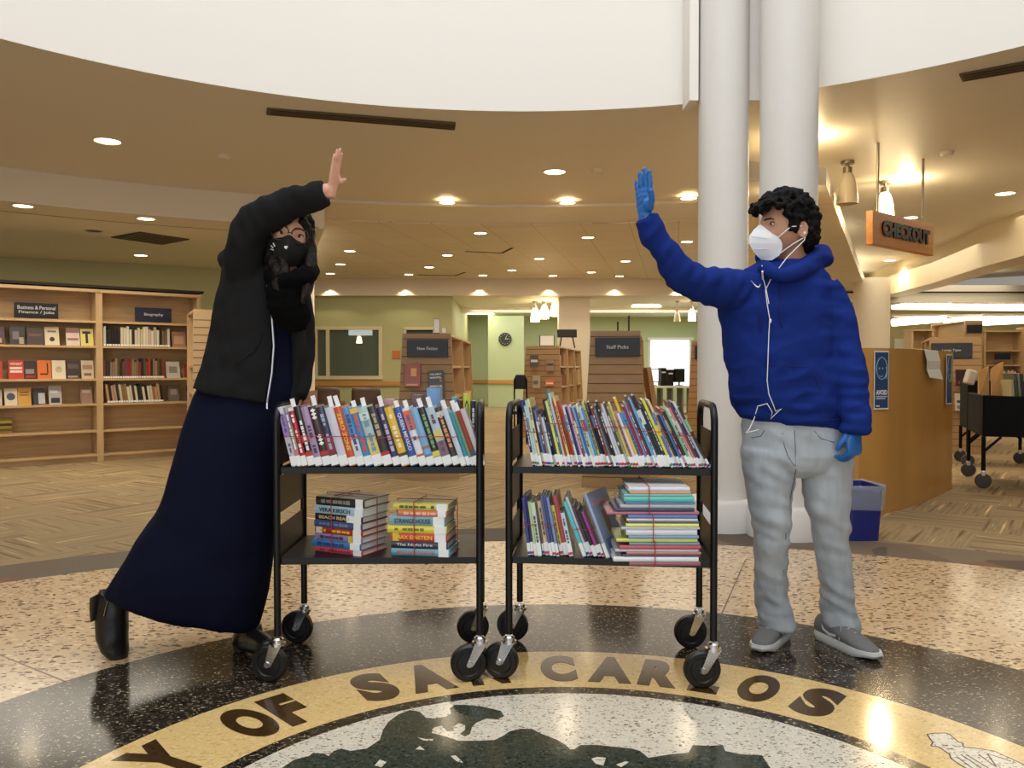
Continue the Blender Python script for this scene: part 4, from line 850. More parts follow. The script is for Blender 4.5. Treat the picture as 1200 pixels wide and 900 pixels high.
boxy('computer_tower', 775, 431, 781.5, 'black computer tower next to the bright monitor', 'computer', M_black); boxy('computer_tower', 783, 433, 790, 'black computer tower in the middle of the window counter', 'computer', M_black)
boxy('monitor', 791, 432, 806, 'black monitor turned away at the end of the window counter', 'monitor', M_black, screen=mat('dark_screen', (24, 26, 30), 0.2), rot=0.5)
for px, lb in ((763, 'small black webcam over the bright monitor'), (772, 'small task lamp head on the window sill')):
    pass

# ------------------------------------------------------------------ right side: checkout desk, bin, book bins
dk_pts = [(2.30, 6.75), (2.56, 6.03), (2.77, 6.10), (3.03, 6.32), (3.33, 6.62), (3.71, 7.06), (4.01, 7.45), (4.13, 7.75)]
zt_ = 1.24; t = thing('checkout_desk', 'curved maple checkout desk behind the man', 'desk', (3.1, 6.6, 0)); c0 = Vector((3.1, 6.6, 0))
def fine(pts, n=8):
    out = []
    for i in range(len(pts) - 1):
        p0 = Vector(pts[max(i - 1, 0)]); p1 = Vector(pts[i]); p2 = Vector(pts[i + 1]); p3 = Vector(pts[min(i + 2, len(pts) - 1)])
        for k in range(n):
            s = k / n; out.append(0.5 * ((2 * p1) + (p2 - p0) * s + (2 * p0 - 5 * p1 + 4 * p2 - p3) * s * s + (3 * p1 - p0 - 3 * p2 + p3) * s ** 3))
    out.append(Vector(pts[-1])); return out
fp = fine([(x, y, 0) for x, y in dk_pts[1:]]); mb = MB(); n_ = len(fp); vs_ = []; fs_ = []
for i, p in enumerate(fp):
    tg = (fp[min(i + 1, n_ - 1)] - fp[max(i - 1, 0)]).normalized(); nn = Vector((-tg.y, tg.x, 0)) * 0.05
    vs_ += [p, p + Vector((0, 0, zt_)), p + nn + Vector((0, 0, zt_)), p + nn]
for i in range(n_ - 1):
    for k in range(4): fs_.append([4 * i + k, 4 * i + (k + 1) % 4, 4 * i + 4 + (k + 1) % 4, 4 * i + 4 + k])
fs_ += [(0, 1, 2, 3), (4 * n_ - 4, 4 * n_ - 3, 4 * n_ - 2, 4 * n_ - 1)]
mb.add(vs_, fs_); M_desk = mat('desk_maple', (196, 146, 78), 0.35, var=0.10, vscale=1.6, vstretch=(2, 2, 0.4)); mb.build('curved_panel', M_desk, t, world=True, smooth='auto')
mb = MB().slab([(2.30, 6.75, 0), (2.56, 6.03, 0), (2.56, 6.03, zt_), (2.30, 6.75, zt_)], (0.05, 0.02, 0)); mb.build('side_panel', wood('desk_side', (206, 160, 96), 2), t, world=True)
mb = MB(); mb.slab([(2.40, 6.8, 0.74), (2.62, 6.15, 0.74), (3.0, 6.5, 0.74), (3.4, 7.0, 0.74), (3.9, 7.7, 0.74), (3.3, 7.8, 0.74)], (0, 0, 0.03)); mb.build('worktop', M_maple, t, world=True)
def on_desk(px):
    d = P(px, 430, 1.0) - Vector((0, 0, CAMH)); best = None
    for p, q in zip(fp, fp[1:]):
        e = q - p; det = d.x * (-e.y) + e.x * d.y
        if abs(det) < 1e-9: continue
        s = (p.x * (-e.y) + e.x * p.y) / det; r = (d.x * p.y - d.y * p.x) / det
        if -1e-6 <= r <= 1 + 1e-6 and s > 0 and (best is None or s < best[0]): best = (s, e.normalized())
    s, e = best; return Vector((d.x * s, d.y * s, 0)), e
def poster(px0, px1, py0, py1, label, avoid):
    p, e = on_desk(px0); q, _ = on_desk(px1); e = (q - p); W = e.length; e.normalize(); nn = Vector((e.y, -e.x, 0))
    z1 = CAMH + (HOR - py0) / F * p.y; z0 = CAMH + (HOR - py1) / F * p.y; H = z1 - z0
    o = (p + q) / 2 + nn * 0.018; M = frame((o.x, o.y, z0), e, -nn, (0, 0, 1))
    r = MB().box((0, 0, H / 2), (W, 0.003, H)).build('poster', M_white, None, keep=True); setM(r, M); tag(r, label, 'poster')
    MB().box((0, -0.002, H / 2), (W * 0.9, 0.003, H * 0.95)).build('printed_sheet', mat('poster_blue', (44, 74, 120), 0.5), r)
    F_ = lambda x, z: frame((x, -0.0038, z), (1, 0, 0), (0, 0, 1), (0, -1, 0))
    pale = mat('poster_line', (150, 186, 206), 0.5)
    c = MB(); c.tube([(0.36 * W * math.cos(a), -0.004, H * 0.70 + 0.36 * W * 1.5 * math.sin(a)) for a in [2 * PI * k / 28 for k in range(28)]], 0.0035, 6, closed=True)
    c.tube([(-0.18 * W, -0.004, H * 0.58), (-0.05 * W, -0.004, H * 0.555), (0.08 * W, -0.004, H * 0.575)], 0.003, 6); c.tube([(0.3 * W, -0.004, H * 0.52), (0.36 * W, -0.004, H * 0.66), (0.30 * W, -0.004, H * 0.72)], 0.004, 6)
    for s in (-.16, .06): c.sphere((s * W, -0.004, H * 0.70), (0.006, 0.002, 0.008), 8)
    c.build('face_drawing', pale, r)
    if avoid:
        text_mb('AVOID', H * 0.085, F_(0, H * 0.29), W * 0.76, 0.03, 0.001).build('lettering', M_white, r)
        b_ = MB(); b_.box((0, -0.004, H * 0.22), (W * 0.74, 0.001, H * 0.014)); b_.box((-0.05 * W, -0.004, H * 0.185), (W * 0.64, 0.001, H * 0.014)); b_.box((-0.25 * W, -0.004, H * 0.06), (W * 0.24, 0.001, H * 0.02)); b_.build('small_print', M_white, r)
poster(1022, 1039, 411, 480, 'blue avoid poster taped to the curved desk beside the man', True)
poster(1106.5, 1112.5, 415, 474, 'second blue poster at the far edge of the curved desk', False)
p, e = on_desk(1080); q, _ = on_desk(1096); nn = Vector((e.y, -e.x, 0)); mb = MB(); zz = [1.245, 1.235, 1.15, 1.08, 1.015]; offs = [-.06, .012, .03, .025, .045]
for a_ in range(1):
    vs_ = []; fs_ = []
    for i, (z, of_) in enumerate(zip(zz, offs)):
        for s, pt in ((0, p), (1, q)):
            x = pt + nn * of_ + e * (0.012 * i); vs_.append((x.x, x.y, z - (0.02 if s else 0) * (i == 4)))
    for i in range(4): fs_.append([2 * i, 2 * i + 1, 2 * i + 3, 2 * i + 2])
    mb.add(vs_, fs_); mb.add([(x + nn.x * 0.003, y + nn.y * 0.003, z) for x, y, z in vs_], [f[::-1] for f in fs_])
tag(mb.build('paper_receipt', M_white), 'white paper receipts draped over the curved desk edge', 'paper')
# bin with liner
g = G(1012, 635); t = thing('waste_bin', 'blue waste bin with a clear liner at the curved desk', 'bin', (g.x + 0.01, g.y + 0.15, 0), 0.05)
def rrect(w_, d_, r, z, n=5):
    out = []
    for cx, cy, a0 in ((w_ / 2 - r, d_ / 2 - r, 0), (-w_ / 2 + r, d_ / 2 - r, PI / 2), (-w_ / 2 + r, -d_ / 2 + r, PI), (w_ / 2 - r, -d_ / 2 + r, 1.5 * PI)):
        for k in range(n): a = a0 + PI / 2 * k / (n - 1); out.append((cx + r * math.cos(a), cy + r * math.sin(a), z))
    return out
def rings(mb, rs, cap0=True):
    n = len(rs[0]); vs_ = [p for r in rs for p in r]; fs_ = []
    for i in range(len(rs) - 1):
        for k in range(n): fs_.append([i * n + k, i * n + (k + 1) % n, (i + 1) * n + (k + 1) % n, (i + 1) * n + k])
    if cap0: fs_.append(list(range(n))[::-1])
    return mb.add(vs_, fs_)
M_bin = mat('blue_plastic', (26, 36, 112), 0.4)
rings(MB(), [rrect(.19, .26, .02, 0), rrect(.225, .30, .025, .325), rrect(.24, .315, .025, .33), rrect(.24, .315, .025, .345), rrect(.218, .293, .02, .345), rrect(.183, .25, .02, .01)]).build('body', M_bin, t, smooth='auto')
lm = MB(); rs = []
for w_, z in ((.215, .30), (.238, .352), (.252, .355), (.254, .32), (.250, .26), (.243, .215), (.236, .20)):
    rs.append([(x + 0.004 * math.sin(k * 1.7 + z * 60), y + 0.004 * math.cos(k * 2.3 + z * 40), zz_ + 0.005 * math.sin(k * 1.1)) for k, (x, y, zz_) in enumerate(rrect(w_, w_ + .075, .03, z))])
rings(lm, rs, False).build('liner', mat('clear_liner', (205, 212, 225), 0.2, alpha=0.30), t, smooth=True)
# black book bins on legs
def bin_cart(name, fl, u_, W, D, ztop, zbot, label, zback=None):
    ang = math.atan2(u_[1], u_[0]); t = thing(name, label, 'book cart', (fl[0], fl[1], 0), ang, 'black book bins'); th = 0.02
    M_black = mat('matte_black', (13, 13, 14), 0.75, spec=.2)
    for nm, c, d in (('front_panel', (W / 2, 0, (ztop + zbot) / 2), (W, th, ztop - zbot)), ('back_panel', (W / 2, D, (ztop + zbot) / 2), (W, th, ztop - zbot)), ('side_panel', (0, D / 2, (ztop + zbot) / 2), (th, D, ztop - zbot)), ('side_panel', (W, D / 2, (ztop + zbot) / 2), (th, D, ztop - zbot)), ('tray', (W / 2, D / 2, zbot + .01), (W, D, .02))):
        MB().bevbox(c, d, 0.006).build(nm, M_black, t)
    MB().tube([(0, 0, ztop), (W, 0, ztop), (W, D, ztop), (0, D, ztop)], 0.016, 8, closed=True).build('rim', M_black, t)
    for x in (0.0, W):
        for y in (0.0, D):
            l = MB().tube([(x, y, zbot), (x, y, 0.16)], 0.018, 8); sx = 1 if x == 0 else -1; l.tube([(x, y, zbot - 0.14), (x + sx * 0.14, y, zbot)], 0.012, 8); lo = l.build('leg', M_black, t)
            MB().bevbox((x, y, 0.135), (0.035, 0.04, 0.05), 0.006).build('caster_fork', M_chrome, lo)
            MB().lathe([(0.02, -0.018), (0.062, -0.016), (0.068, -0.008), (0.068, 0.008), (0.062, 0.016), (0.02, 0.018)], (x, y, 0.068), 24, R=Matrix.Rotation(PI / 2, 3, 'X') ).build('wheel', mat('grey_rubber', (60, 56, 52), 0.5), lo, smooth='auto')
    return t
f2 = G(1152, 572); bin_cart('book_bin_cart', (f2.x, f2.y), (0.93, -0.36), 0.66, 0.85, 0.83, 0.47, 'nearer black book bin on wheels, holding paper bags')
f1 = G(1134, 547); bin_cart('book_bin_cart', (f1.x, f1.y), (0.93, -0.36), 0.60, 0.55, 0.93, 0.42, 'farther black book bin on wheels, against the slat display end')
M_kraft = mat('kraft_paper', (196, 150, 92), 0.7, var=0.08, vscale=5)
def bag(px0, px1, pyt, Y, zb, label, tilt):
    a, b = P(px0, pyt, Y), P(px1, pyt, Y); W = b.x - a.x; H = a.z - zb; cx = (a.x + b.x) / 2; D = W * 0.6
    t = thing('paper_bag', label, 'bag', (cx, Y, zb), tilt, 'paper bags'); mb = MB()
    pr_ = [[(-W / 2, 0, 0), (W / 2, 0, 0), (W / 2, D, 0), (-W / 2, D, 0)], [(-W / 2, -.01, H * .5), (W / 2, .0, H * .5), (W / 2 - .02, D, H * .5), (-W / 2 + .02, D, H * .5)], [(-W / 2, .03, H * .9), (W / 2, .01, H), (W / 2 - .03, D * .7, H * .97), (-W / 2 + .03, D * .8, H * .92)], [(-W / 2 + .01, .035, H * .9), (W / 2 - .01, .015, H * .995), (W / 2 - .04, D * .68, H * .965), (-W / 2 + .04, D * .78, H * .915)], [(-W / 2 + .02, .02, H * .3), (W / 2 - .02, .02, H * .3), (W / 2 - .03, D - .02, H * .3), (-W / 2 + .03, D - .02, H * .3)]]
    rings(mb, pr_, True).build('bag_body', M_kraft, t); MB().slab([(-W * .4, -.012, H * .35), (W * .45, -.006, H * .33), (W * .45, -.006, H * .36), (-W * .4, -.012, H * .38)], (0, -.002, 0)).build('fold_strip', M_kraft, t)
bag(1148, 1160, 429, 7.92, 0.50, 'brown paper bag nearest the curved desk in the black bin', 0.08); bag(1163, 1176, 424, 7.92, 0.50, 'brown paper bag, taller, in the middle of the black bin', -0.12); bag(1178, 1190, 434, 7.95, 0.50, 'brown paper bag tucked beside the leaning books', 0.2)
for k, (c, px) in enumerate((((200, 190, 150), 1190), ((90, 100, 90), 1194), ((150, 140, 120), 1198), ((60, 70, 80), 1202))):
    a = P(px, 465, 7.75); M = Matrix.Translation((a.x, 7.75, 0.52)) @ Matrix.Rotation(-0.10, 4, 'Y')
    o = book(M, 0.024, 0.52 if k else 0.46, 0.2, c, 'tall book leaning in the black bin, %s after the bags' % ordn(k + 1), 'books in the black bin', lab=False)
# things on the far bin's edge: two small bags
o = MB().bevbox((0, 0, 0), (0.1, 0.08, 0.16), 0.02); q = P(1137, 442, 8.9); o.xf(Matrix.Translation(q) @ Matrix.Rotation(0.3, 4, 'Y')); tag(o.build('spray_bottle', mat('grey_plastic', (190, 180, 170), 0.4)), 'pale container hooked on the black bin beside the plum cover', 'container')
# far stacks bookcases
def far_case(px0, px1, Y, label, top, shelves, signx=None):
    a, b = P(px0, 430, Y), P(px1, 430, Y); W = b.x - a.x; return bookcase('stacks_bookcase', (a.x, Y, 0), W, label, None, [], shelves, top, 0.0, 0.32), a, W
t1, a1, W1 = far_case(1153, 1200, 15.6, 'tall maple bookcase at the far stacks with a blue sign', 1.80, [0.1, 0.45, 0.80, 1.14, 1.42])
MB().box((W1 * .45, -0.01, 1.30 + .0), (W1 * .38, 0.02, 0.12)).build('sign', mat('navy_sign_board', (30, 38, 62), 0.4), t1)
t2, a2, W2 = far_case(1068, 1094, 15.6, 'pale bookcase behind the curved desk with a blue sign', 1.82, [0.1, 0.45, 0.80, 1.14, 1.45]); MB().box((W2 * .75, -0.01, 1.52), (W2 * .42, 0.02, 0.13)).build('sign', mat('navy_sign_board', (30, 38, 62), 0.4), t2)
t3, a3, W3 = far_case(1204, 1250, 15.4, 'far bookcase mostly outside the picture', 1.85, [0.1, 0.45, 0.80, 1.14, 1.45])
for k in range(16):
    c = vary(random.choice([(220, 210, 190), (60, 56, 60), (170, 60, 50), (200, 190, 170), (90, 110, 130)]), 12); wd6 = (W1 - 0.1) / 16; h = random.uniform(.19, .24)
    tag(MB().bevbox((a1.x + 0.05 + wd6 * (k + .5), 15.7, 0.80 + h / 2), (wd6 * .9, 0.16, h), 0.002).build('book', cover_mat(c)), 'spine on the far stacks bookcase, %s from the display side' % ordn(k + 1), 'book', 'books in the far stacks')
a, b = P(1048, 397, 21.88), P(1067, 412, 21.88); tag(MB().bevbox(((a.x + b.x) / 2, 21.88, (a.z + b.z) / 2), (b.x - a.x, 0.06, a.z - b.z), 0.01).build('notice_board', M_white), 'plain white board on the far wall behind the desk', 'board')
# ------------------------------------------------------------------ book carts
def cart(cx, cy, rz, label):
    W, D = 0.706, 0.40; t = thing('book_cart', label, 'book cart', (cx, cy, 0), rz, None); M0 = WM[t.name]
    zU = 0.965
    for s, nm in ((-1, 'end_frame'), (1, 'end_frame')):
        x = s * W / 2; pts = [(x, -D / 2, 0.16), (x, -D / 2, zU - 0.07)]
        for k in range(1, 7): a = PI / 2 * k / 6; pts.append((x, -D / 2 + 0.07 * (1 - math.cos(a)), zU - 0.07 + 0.07 * math.sin(a)))
        for k in range(0, 7): a = PI / 2 * k / 6; pts.append((x, D / 2 - 0.07 + 0.07 * math.sin(a), zU - 0.07 + 0.07 * math.cos(a)))
        pts.append((x, D / 2, 0.16)); MB().tube(pts, 0.0125, 12).build(nm, M_black, t, smooth='auto')
        for z0, z1 in ((0.755, 0.875), (0.585, 0.715), (0.415, 0.54)):
            MB().bevbox((x, 0, (z0 + z1) / 2), (0.004, D - 0.024, z1 - z0), 0.0015).build('end_panel', M_black, t)
    for z in (0.75, 0.432):
        sh = MB(); sh.box((0, 0, z - 0.0115), (W - 0.02, D - 0.01, 0.023)); sh.build('shelf', M_black, t)
    cas = [(-1, -1, -0.030), (1, -1, -0.040), (-1, 1, -0.030), (1, 1, -0.035)]
    for sx, sy, ox in cas:
        x, y = sx * W / 2, sy * D / 2; c = MB()
        Rz = Matrix.Rotation(0.18 * sx, 3, 'Z'); o = Vector((x, y, 0)); r = 0.0635; wc = Vector((ox, 0.0, 0)); 
        c.lathe([(0.014, 0.155), (0.020, 0.150), (0.020, 0.138), (0.027, 0.136), (0.027, 0.128), (0.022, 0.126)], (x, y, 0), 20)
        for s in (-1, 1):
            q = [Vector((-0.022, s * 0.019, 0.132)), Vector((0.022, s * 0.019, 0.132)), Vector((ox + 0.012, s * 0.019, r - 0.008)), Vector((ox - 0.012, s * 0.019, r - 0.008))]
            c.slab([o + Rz @ p for p in q], Rz @ Vector((0, s * 0.003, 0)))
        c.slab([o + Rz @ Vector(p) for p in ((-0.022, -0.021, 0.130), (0.022, -0.021, 0.130), (0.022, 0.021, 0.130), (-0.022, 0.021, 0.130))], (0, 0, 0.005))
        co = c.build('caster', M_chrome, t, smooth='auto')
        wo = o + Rz @ Vector((ox, 0, r)); RW = Rz @ Matrix.Rotation(PI / 2, 3, 'X')
        MB().lathe([(0.012, -0.013), (0.040, -0.012), (0.044, -0.016), (0.058, -0.016), (r, -0.010), (r, 0.010), (0.058, 0.016), (0.044, 0.016), (0.040, 0.012), (0.012, 0.013)], wo, 32, R=RW).build('wheel', M_rubber, co, smooth='auto')
        MB().lathe([(0.010, -0.026), (0.012, -0.022), (0.012, 0.022), (0.010, 0.026)], wo, 12, R=RW).build('axle_bolt', M_chrome, co)
    return t, M0
k1, K1 = cart(-0.4705, 3.052, 0.022, 'black two-shelf book cart the woman leans behind, full of hardbacks'); k2, K2 = cart(0.3615, 3.030, -0.105, 'black two-shelf book cart beside the man, full of thin picture books')
def place_row(K, books, x0, leans, z, ysp, where, group, kind, depth, labelh=0.034, gap=0.0006, accents=None, slips=()):
    """books lean to the woman's side; each touches the one before"""
    prev = None; out = []; n = len(books); x = x0
    for i, bk_ in enumerate(books):
        col, t, h = bk_[0], bk_[1], bk_[2]; opt = bk_[3] if len(bk_) > 3 else {}
        a = math.radians(leans[0] + (leans[1] - leans[0]) * i / max(1, n - 1)); 
        if prev:
            px_, pt, ph, pa = prev
            cands = [px_ + pt / math.cos(pa)]
            cx = px_ + pt * math.cos(pa) - ph * math.sin(pa); cz = pt * math.sin(pa) + ph * math.cos(pa)
            if cz <= h * math.cos(a): cands.append(cx + cz * math.tan(a))
            else:
                tz = h * math.cos(a); fx = px_ + pt * math.cos(pa) - (tz - pt * math.sin(pa)) * math.tan(pa); cands.append(fx + h * math.sin(a))
            cands.append(px_ + pt * math.cos(pa) - 0.0)
            x = max(cands[0], cands[1], cands[2]) + gap
        prev = (x, t, h, a)
        M = K @ Matrix.Translation((x, ysp + random.uniform(-.005, .005) + (random.choice([0, 0, .008, .016]) if 'thin' in kind else 0), z + 0.0005)) @ Matrix.Rotation(-a, 4, 'Y')
        acc = random.choice(accents) if accents else None
        cn = opt.pop('cn', None) or colour_name(col); sp_ = opt.pop('slip', 0.0) or (random.uniform(.022, .042) if i in slips else 0)
        lb = '%s %s, %s from the woman on %s' % (cn, kind, ordn(i + 1), where)
        o = book(M, t, h, depth * random.uniform(0.94, 1.0), col, lb, group, 'hardback' if 'hardback' in kind else 'thin', accent=acc, lh=labelh * random.uniform(.8, 1.1), slip=sp_, **opt)
        out.append((M, t, h))
    return out
def colour_name(c):
    r, g, b = c; mx, mn = max(c), min(c)
    if mx - mn < 28: return 'white' if mn > 195 else 'black' if mx < 62 else 'light grey' if mn > 140 else 'grey'
    if mx < 70: return 'very dark'
    if r >= g and r >= b:
        if g > 150 and b < 150 and r - g < 70: return 'yellow'
        if g > b + 40 and g > r * 0.45: return 'orange' if r > 170 else 'brown'
        if b > g + 25: return 'purple' if b > 110 else 'maroon'
        return 'red' if r > 120 else 'brown'
    if g >= r and g >= b: return 'teal' if b > r + 25 else 'green'
    if r > g + 12: return 'lilac'
    return 'sky blue' if g > 140 else 'navy' if mx < 105 else 'blue'
PX = 1 / 337.0
H1 = 0.215
L1 = [((206, 200, 222), 6.5 * PX, .214, dict(bands=[(.5, .85, (150, 120, 190)), (.2, .5, (190, 186, 200))], marks=1, tcol=(90, 70, 120))),
      ((150, 156, 140), 5 * PX, .212, dict(bands=[(.7, .92, (130, 110, 160)), (.16, .3, (190, 120, 130))], marks=2)),
      ((178, 34, 44), 6 * PX, .212, dict(marks=3, bands=[(.94, 1, (220, 220, 220))], slip=.03)),
      ((34, 34, 40), 8 * PX, .216, dict(bands=[(.40, .52, (180, 40, 60)), (.15, .24, (190, 40, 50))], marks=4)),
      ((166, 140, 178), 8 * PX, .214, dict(marks=5, tcol=(60, 46, 80))),
      ((62, 28, 34), 9 * PX, .216, dict(cn='dark diamond-patterned', bands=[(.18, .25, (170, 30, 50))])),
      ((44, 42, 78), 9 * PX, .214, dict(bands=[(.17, .5, (130, 30, 54)), (.16, .22, (40, 60, 130))], marks=7, tcol=(160, 170, 200))),
      ((206, 206, 226), 10 * PX, .212, dict(marks=0)),
      ((206, 82, 34), 9 * PX, .214, dict(title='ZERO ZONE', tcol=(244, 200, 70))),
      ((92, 144, 206), 8.5 * PX, .213, dict(bands=[(.15, .45, (206, 214, 226)), (.46, .52, (220, 150, 130))], marks=8, tcol=(50, 70, 120))),
      ((62, 136, 196), 9 * PX, .213, dict(bands=[(.9, .985, (226, 190, 50))], marks=9, tcol=(210, 80, 70))),
      ((172, 204, 204), 11 * PX, .214, dict(bands=[(.16, .45, (214, 200, 120)), (.78, .9, (206, 226, 222))], marks=10, tcol=(110, 150, 160))),
      ((48, 38, 40), 10 * PX, .217, dict(bands=[(.15, .24, (176, 30, 56))], marks=11, tcol=(176, 160, 140))),
      ((46, 50, 96), 8.5 * PX, .215, dict(marks=12, tcol=(200, 180, 190))),
      ((228, 186, 52), 9.5 * PX, .214, dict(marks=13, tcol=(250, 236, 190), bands=[(.16, .22, (70, 50, 20))])),
      ((46, 84, 164), 9.5 * PX, .214, dict(title='QUEEN MEXICO', tcol=(226, 224, 236))),
      ((222, 226, 232), 8.5 * PX, .212, dict(bands=[(.62, .95, (226, 96, 40)), (.15, .2, (200, 90, 60))], marks=15, tcol=(70, 90, 150))),
      ((124, 176, 222), 9 * PX, .212, dict(bands=[(.16, .2, (90, 130, 180)), (.3, .34, (150, 110, 90))])),
      ((32, 36, 34), 8.5 * PX, .215, dict(bands=[(.16, .25, (214, 206, 80))], marks=17, tcol=(120, 170, 110))),
      ((176, 200, 222), 10 * PX, .214, dict(bands=[(.45, .62, (206, 200, 130)), (.16, .42, (120, 96, 120))], marks=18, tcol=(110, 60, 90))),
      ((66, 50, 46), 8 * PX, .215, dict(bands=[(.84, .93, (200, 206, 206))], marks=19, tcol=(220, 150, 110))),
      ((198, 212, 230), 6 * PX, .210, {}),
      ((60, 148, 160), 4.5 * PX, .20, {}),
      ((124, 160, 130), 3.5 * PX, .20, {}),
      ((150, 56, 46), 5 * PX, .205, dict(cn='brick red', bands=[(.15, .3, (60, 64, 80))])),
      ((196, 192, 196), 6.0 * PX, .21, dict(front=(.5, (120, 116, 120), .5, .3)))]
YS = -0.40 / 2 + 0.012
r1 = place_row(K1, L1, -0.302, (13.5, 20), 0.75, YS, "top of her cart", 'hardbacks on the woman\'s cart', 'hardback', 0.15, slips=(2, 5, 7, 8, 10, 11, 13, 15, 16, 18, 19, 21, 23, 24))
# white diamonds on the sixth spine
M, t_, h_ = r1[5]; dm = MB(); o6 = [o for o in bpy.data.objects if o.get('label', '').startswith('dark diamond')][0]
for z in (.93, .87, .81, .50, .44, .38):
    for s in (-1, 1): dm.add([M @ Vector(p) for p in ((t_ / 2 - t_ * .36, -.0042, h_ * z), (t_ / 2 + t_ * .36, -.0042, h_ * z), (t_ / 2, -.0042, h_ * (z + s * .033)))], [(0, 1, 2)])
dm.build('spine_pattern', M_white, o6, world=True)
print('ROW1 end', (K1.inverted() @ r1[-1][0]).translation.x)
def local_stand(K, px, Y, z, t, h, col, label, d=0.14, **kw):
    a = P(px, 430, Y); kx = kw.pop('lean', 0.0); M = Matrix.Translation((a.x, Y, z + .0005)) @ Matrix.Rotation(math.atan2(K[1][0], K[0][0]), 4, 'Z') @ Matrix.Rotation(-kx, 4, 'Y')
    return book(M, t, h, d, col, label, kw.pop('group', 'books standing behind on the woman\'s cart'), **kw)
local_stand(K1, 529, 3.065, .75, .020, .235, (90, 160, 190), 'light teal hardback standing behind at the far end of her cart', lab=False)
local_stand(K1, 536.2, 3.065, .75, .018, .225, (96, 40, 50), 'maroon hardback standing behind beside the yellow green one', lab=False)
local_stand(K1, 542.8, 3.065, .75, .026, .250, (200, 206, 60), 'yellow green hardback standing upright at the end of her cart', title='CUD', tcol=(30, 40, 20), lab=False)
local_stand(K1, 551.8, 3.065, .75, .018, .222, (34, 46, 84), 'navy hardback upright against the end panel of her cart', lab=False, marks=3)
local_stand(K1, 350, 3.10, .75, .040, .258, (150, 76, 40), 'rust brown book standing in the rear row near the scarf', lab=False)
local_stand(K1, 500, 3.075, .75, .050, .270, (110, 156, 206), 'pale blue book rising in the rear row of her cart', lab=False)
local_stand(K1, 483, 3.075, .75, .040, .245, (110, 80, 86), 'dusty maroon book standing in the rear row of her cart', lab=False)
local_stand(K1, 450, 3.075, .75, .040, .228, (200, 150, 150), 'pink book standing in the rear row of her cart', lab=False)
# flat stacks on the woman's lower shelf
def stack(K, corner, ang, items, where, group, z0, wmax):
    """corner = world point of the front right bottom corner; spines face the camera side"""
    right = Vector((math.cos(ang), math.sin(ang), 0)); away = Vector((-math.sin(ang), math.cos(ang), 0)); z = z0 + .0005; n = len(items)
    for i, (col, t, h, d, dx, opt) in enumerate(items):
        o = Vector((corner.x, corner.y, z)) + right * dx + away * random.uniform(0, .004)
        M = frame(o, (0, 0, 1), away, -right); opt = dict(opt); opt.setdefault('lh', random.uniform(.028, .042)); cn = opt.pop('cn', None) or colour_name(col)
        kd = opt.pop('kind', 'hardback')
        book(M, t, h, d, col, '%s %s, %s from bottom of %s' % (cn, {'hardback': 'hardback', 'thin': 'flat picture book'}[kd], ordn(i + 1), where), group, kd, **opt)
        z += t + 0.0008
    return z
q1 = G(424, 652.5, .432)
za = stack(K1, q1, math.radians(-26), [
    ((196, 84, 92), .019, .208, .155, 0, dict(marks=1, tcol=(150, 50, 60))), ((66, 124, 184), .023, .215, .15, -.004, dict(marks=2, tcol=(40, 70, 130))),
    ((142, 130, 170), .024, .208, .155, .0, dict(marks=5, tcol=(70, 60, 100), bands=[(.2, .28, (200, 190, 70))])), ((170, 50, 34), .021, .208, .15, .0, dict(marks=4, tcol=(230, 190, 60), bands=[(.84, .97, (226, 214, 200))])),
    ((76, 86, 140), .025, .210, .155, .0, dict(marks=6, tcol=(110, 140, 160))), ((44, 42, 62), .023, .208, .155, .002, dict(title='BEACH READ', tcol=(224, 190, 120), lh=.062)),
    ((176, 206, 222), .029, .215, .155, .008, dict(title='VERA KIRSCH', tcol=(50, 70, 90))), ((44, 44, 44), .030, .212, .158, .008, dict(cn='black glossy-topped', marks=8, tcol=(140, 140, 130)))],
    'the stack nearest the woman', 'stack nearest the woman', .432, .2)
q2 = G(527, 653, .432)
zb = stack(K1, q2, math.radians(-9), [
    ((104, 170, 190), .025, .212, .16, .0, dict(title='MILLIE AND DON TOM', tcol=(214, 110, 96), lh=.036)), ((40, 40, 60), .025, .205, .155, -.008, dict(title='The Night Fire', tcol=(206, 206, 214))),
    ((206, 52, 34), .028, .203, .155, -.010, dict(title='MAX EINSTEIN', tcol=(240, 200, 60), bands=[(.86, .97, (220, 190, 60))])), ((224, 208, 60), .026, .215, .155, -.010, dict(cn='bright yellow', marks=4, tcol=(120, 110, 30))),
    ((124, 164, 184), .032, .205, .155, -.016, dict(cn='pale blue', title='STRANGE HOUSE', tcol=(40, 60, 80))), ((214, 116, 82), .021, .178, .15, -.010, dict(cn='coral', marks=6, tcol=(240, 190, 170))),
    ((206, 200, 74), .023, .20, .158, -.006, dict(cn='mottled yellow', marks=7, tcol=(80, 80, 40)))], 'the second stack on her lower shelf', 'second stack on the woman\'s cart', .432, .2)
for c_, z_, ang_, px_ in ((q1, za, -26, 0), (q2, zb, -9, 1)):
    right = Vector((math.cos(math.radians(ang_)), math.sin(math.radians(ang_)), 0)); away = Vector((-right.y, right.x, 0)); b0 = Vector((c_.x, c_.y, 0))
    # grey shine of the top jacket
    cvr = frame(b0 + Vector((0, 0, z_ + 0.0002)), -right, away, (0, 0, -1))
M_band_red = mat('red_rubber', (170, 50, 52), 0.5)
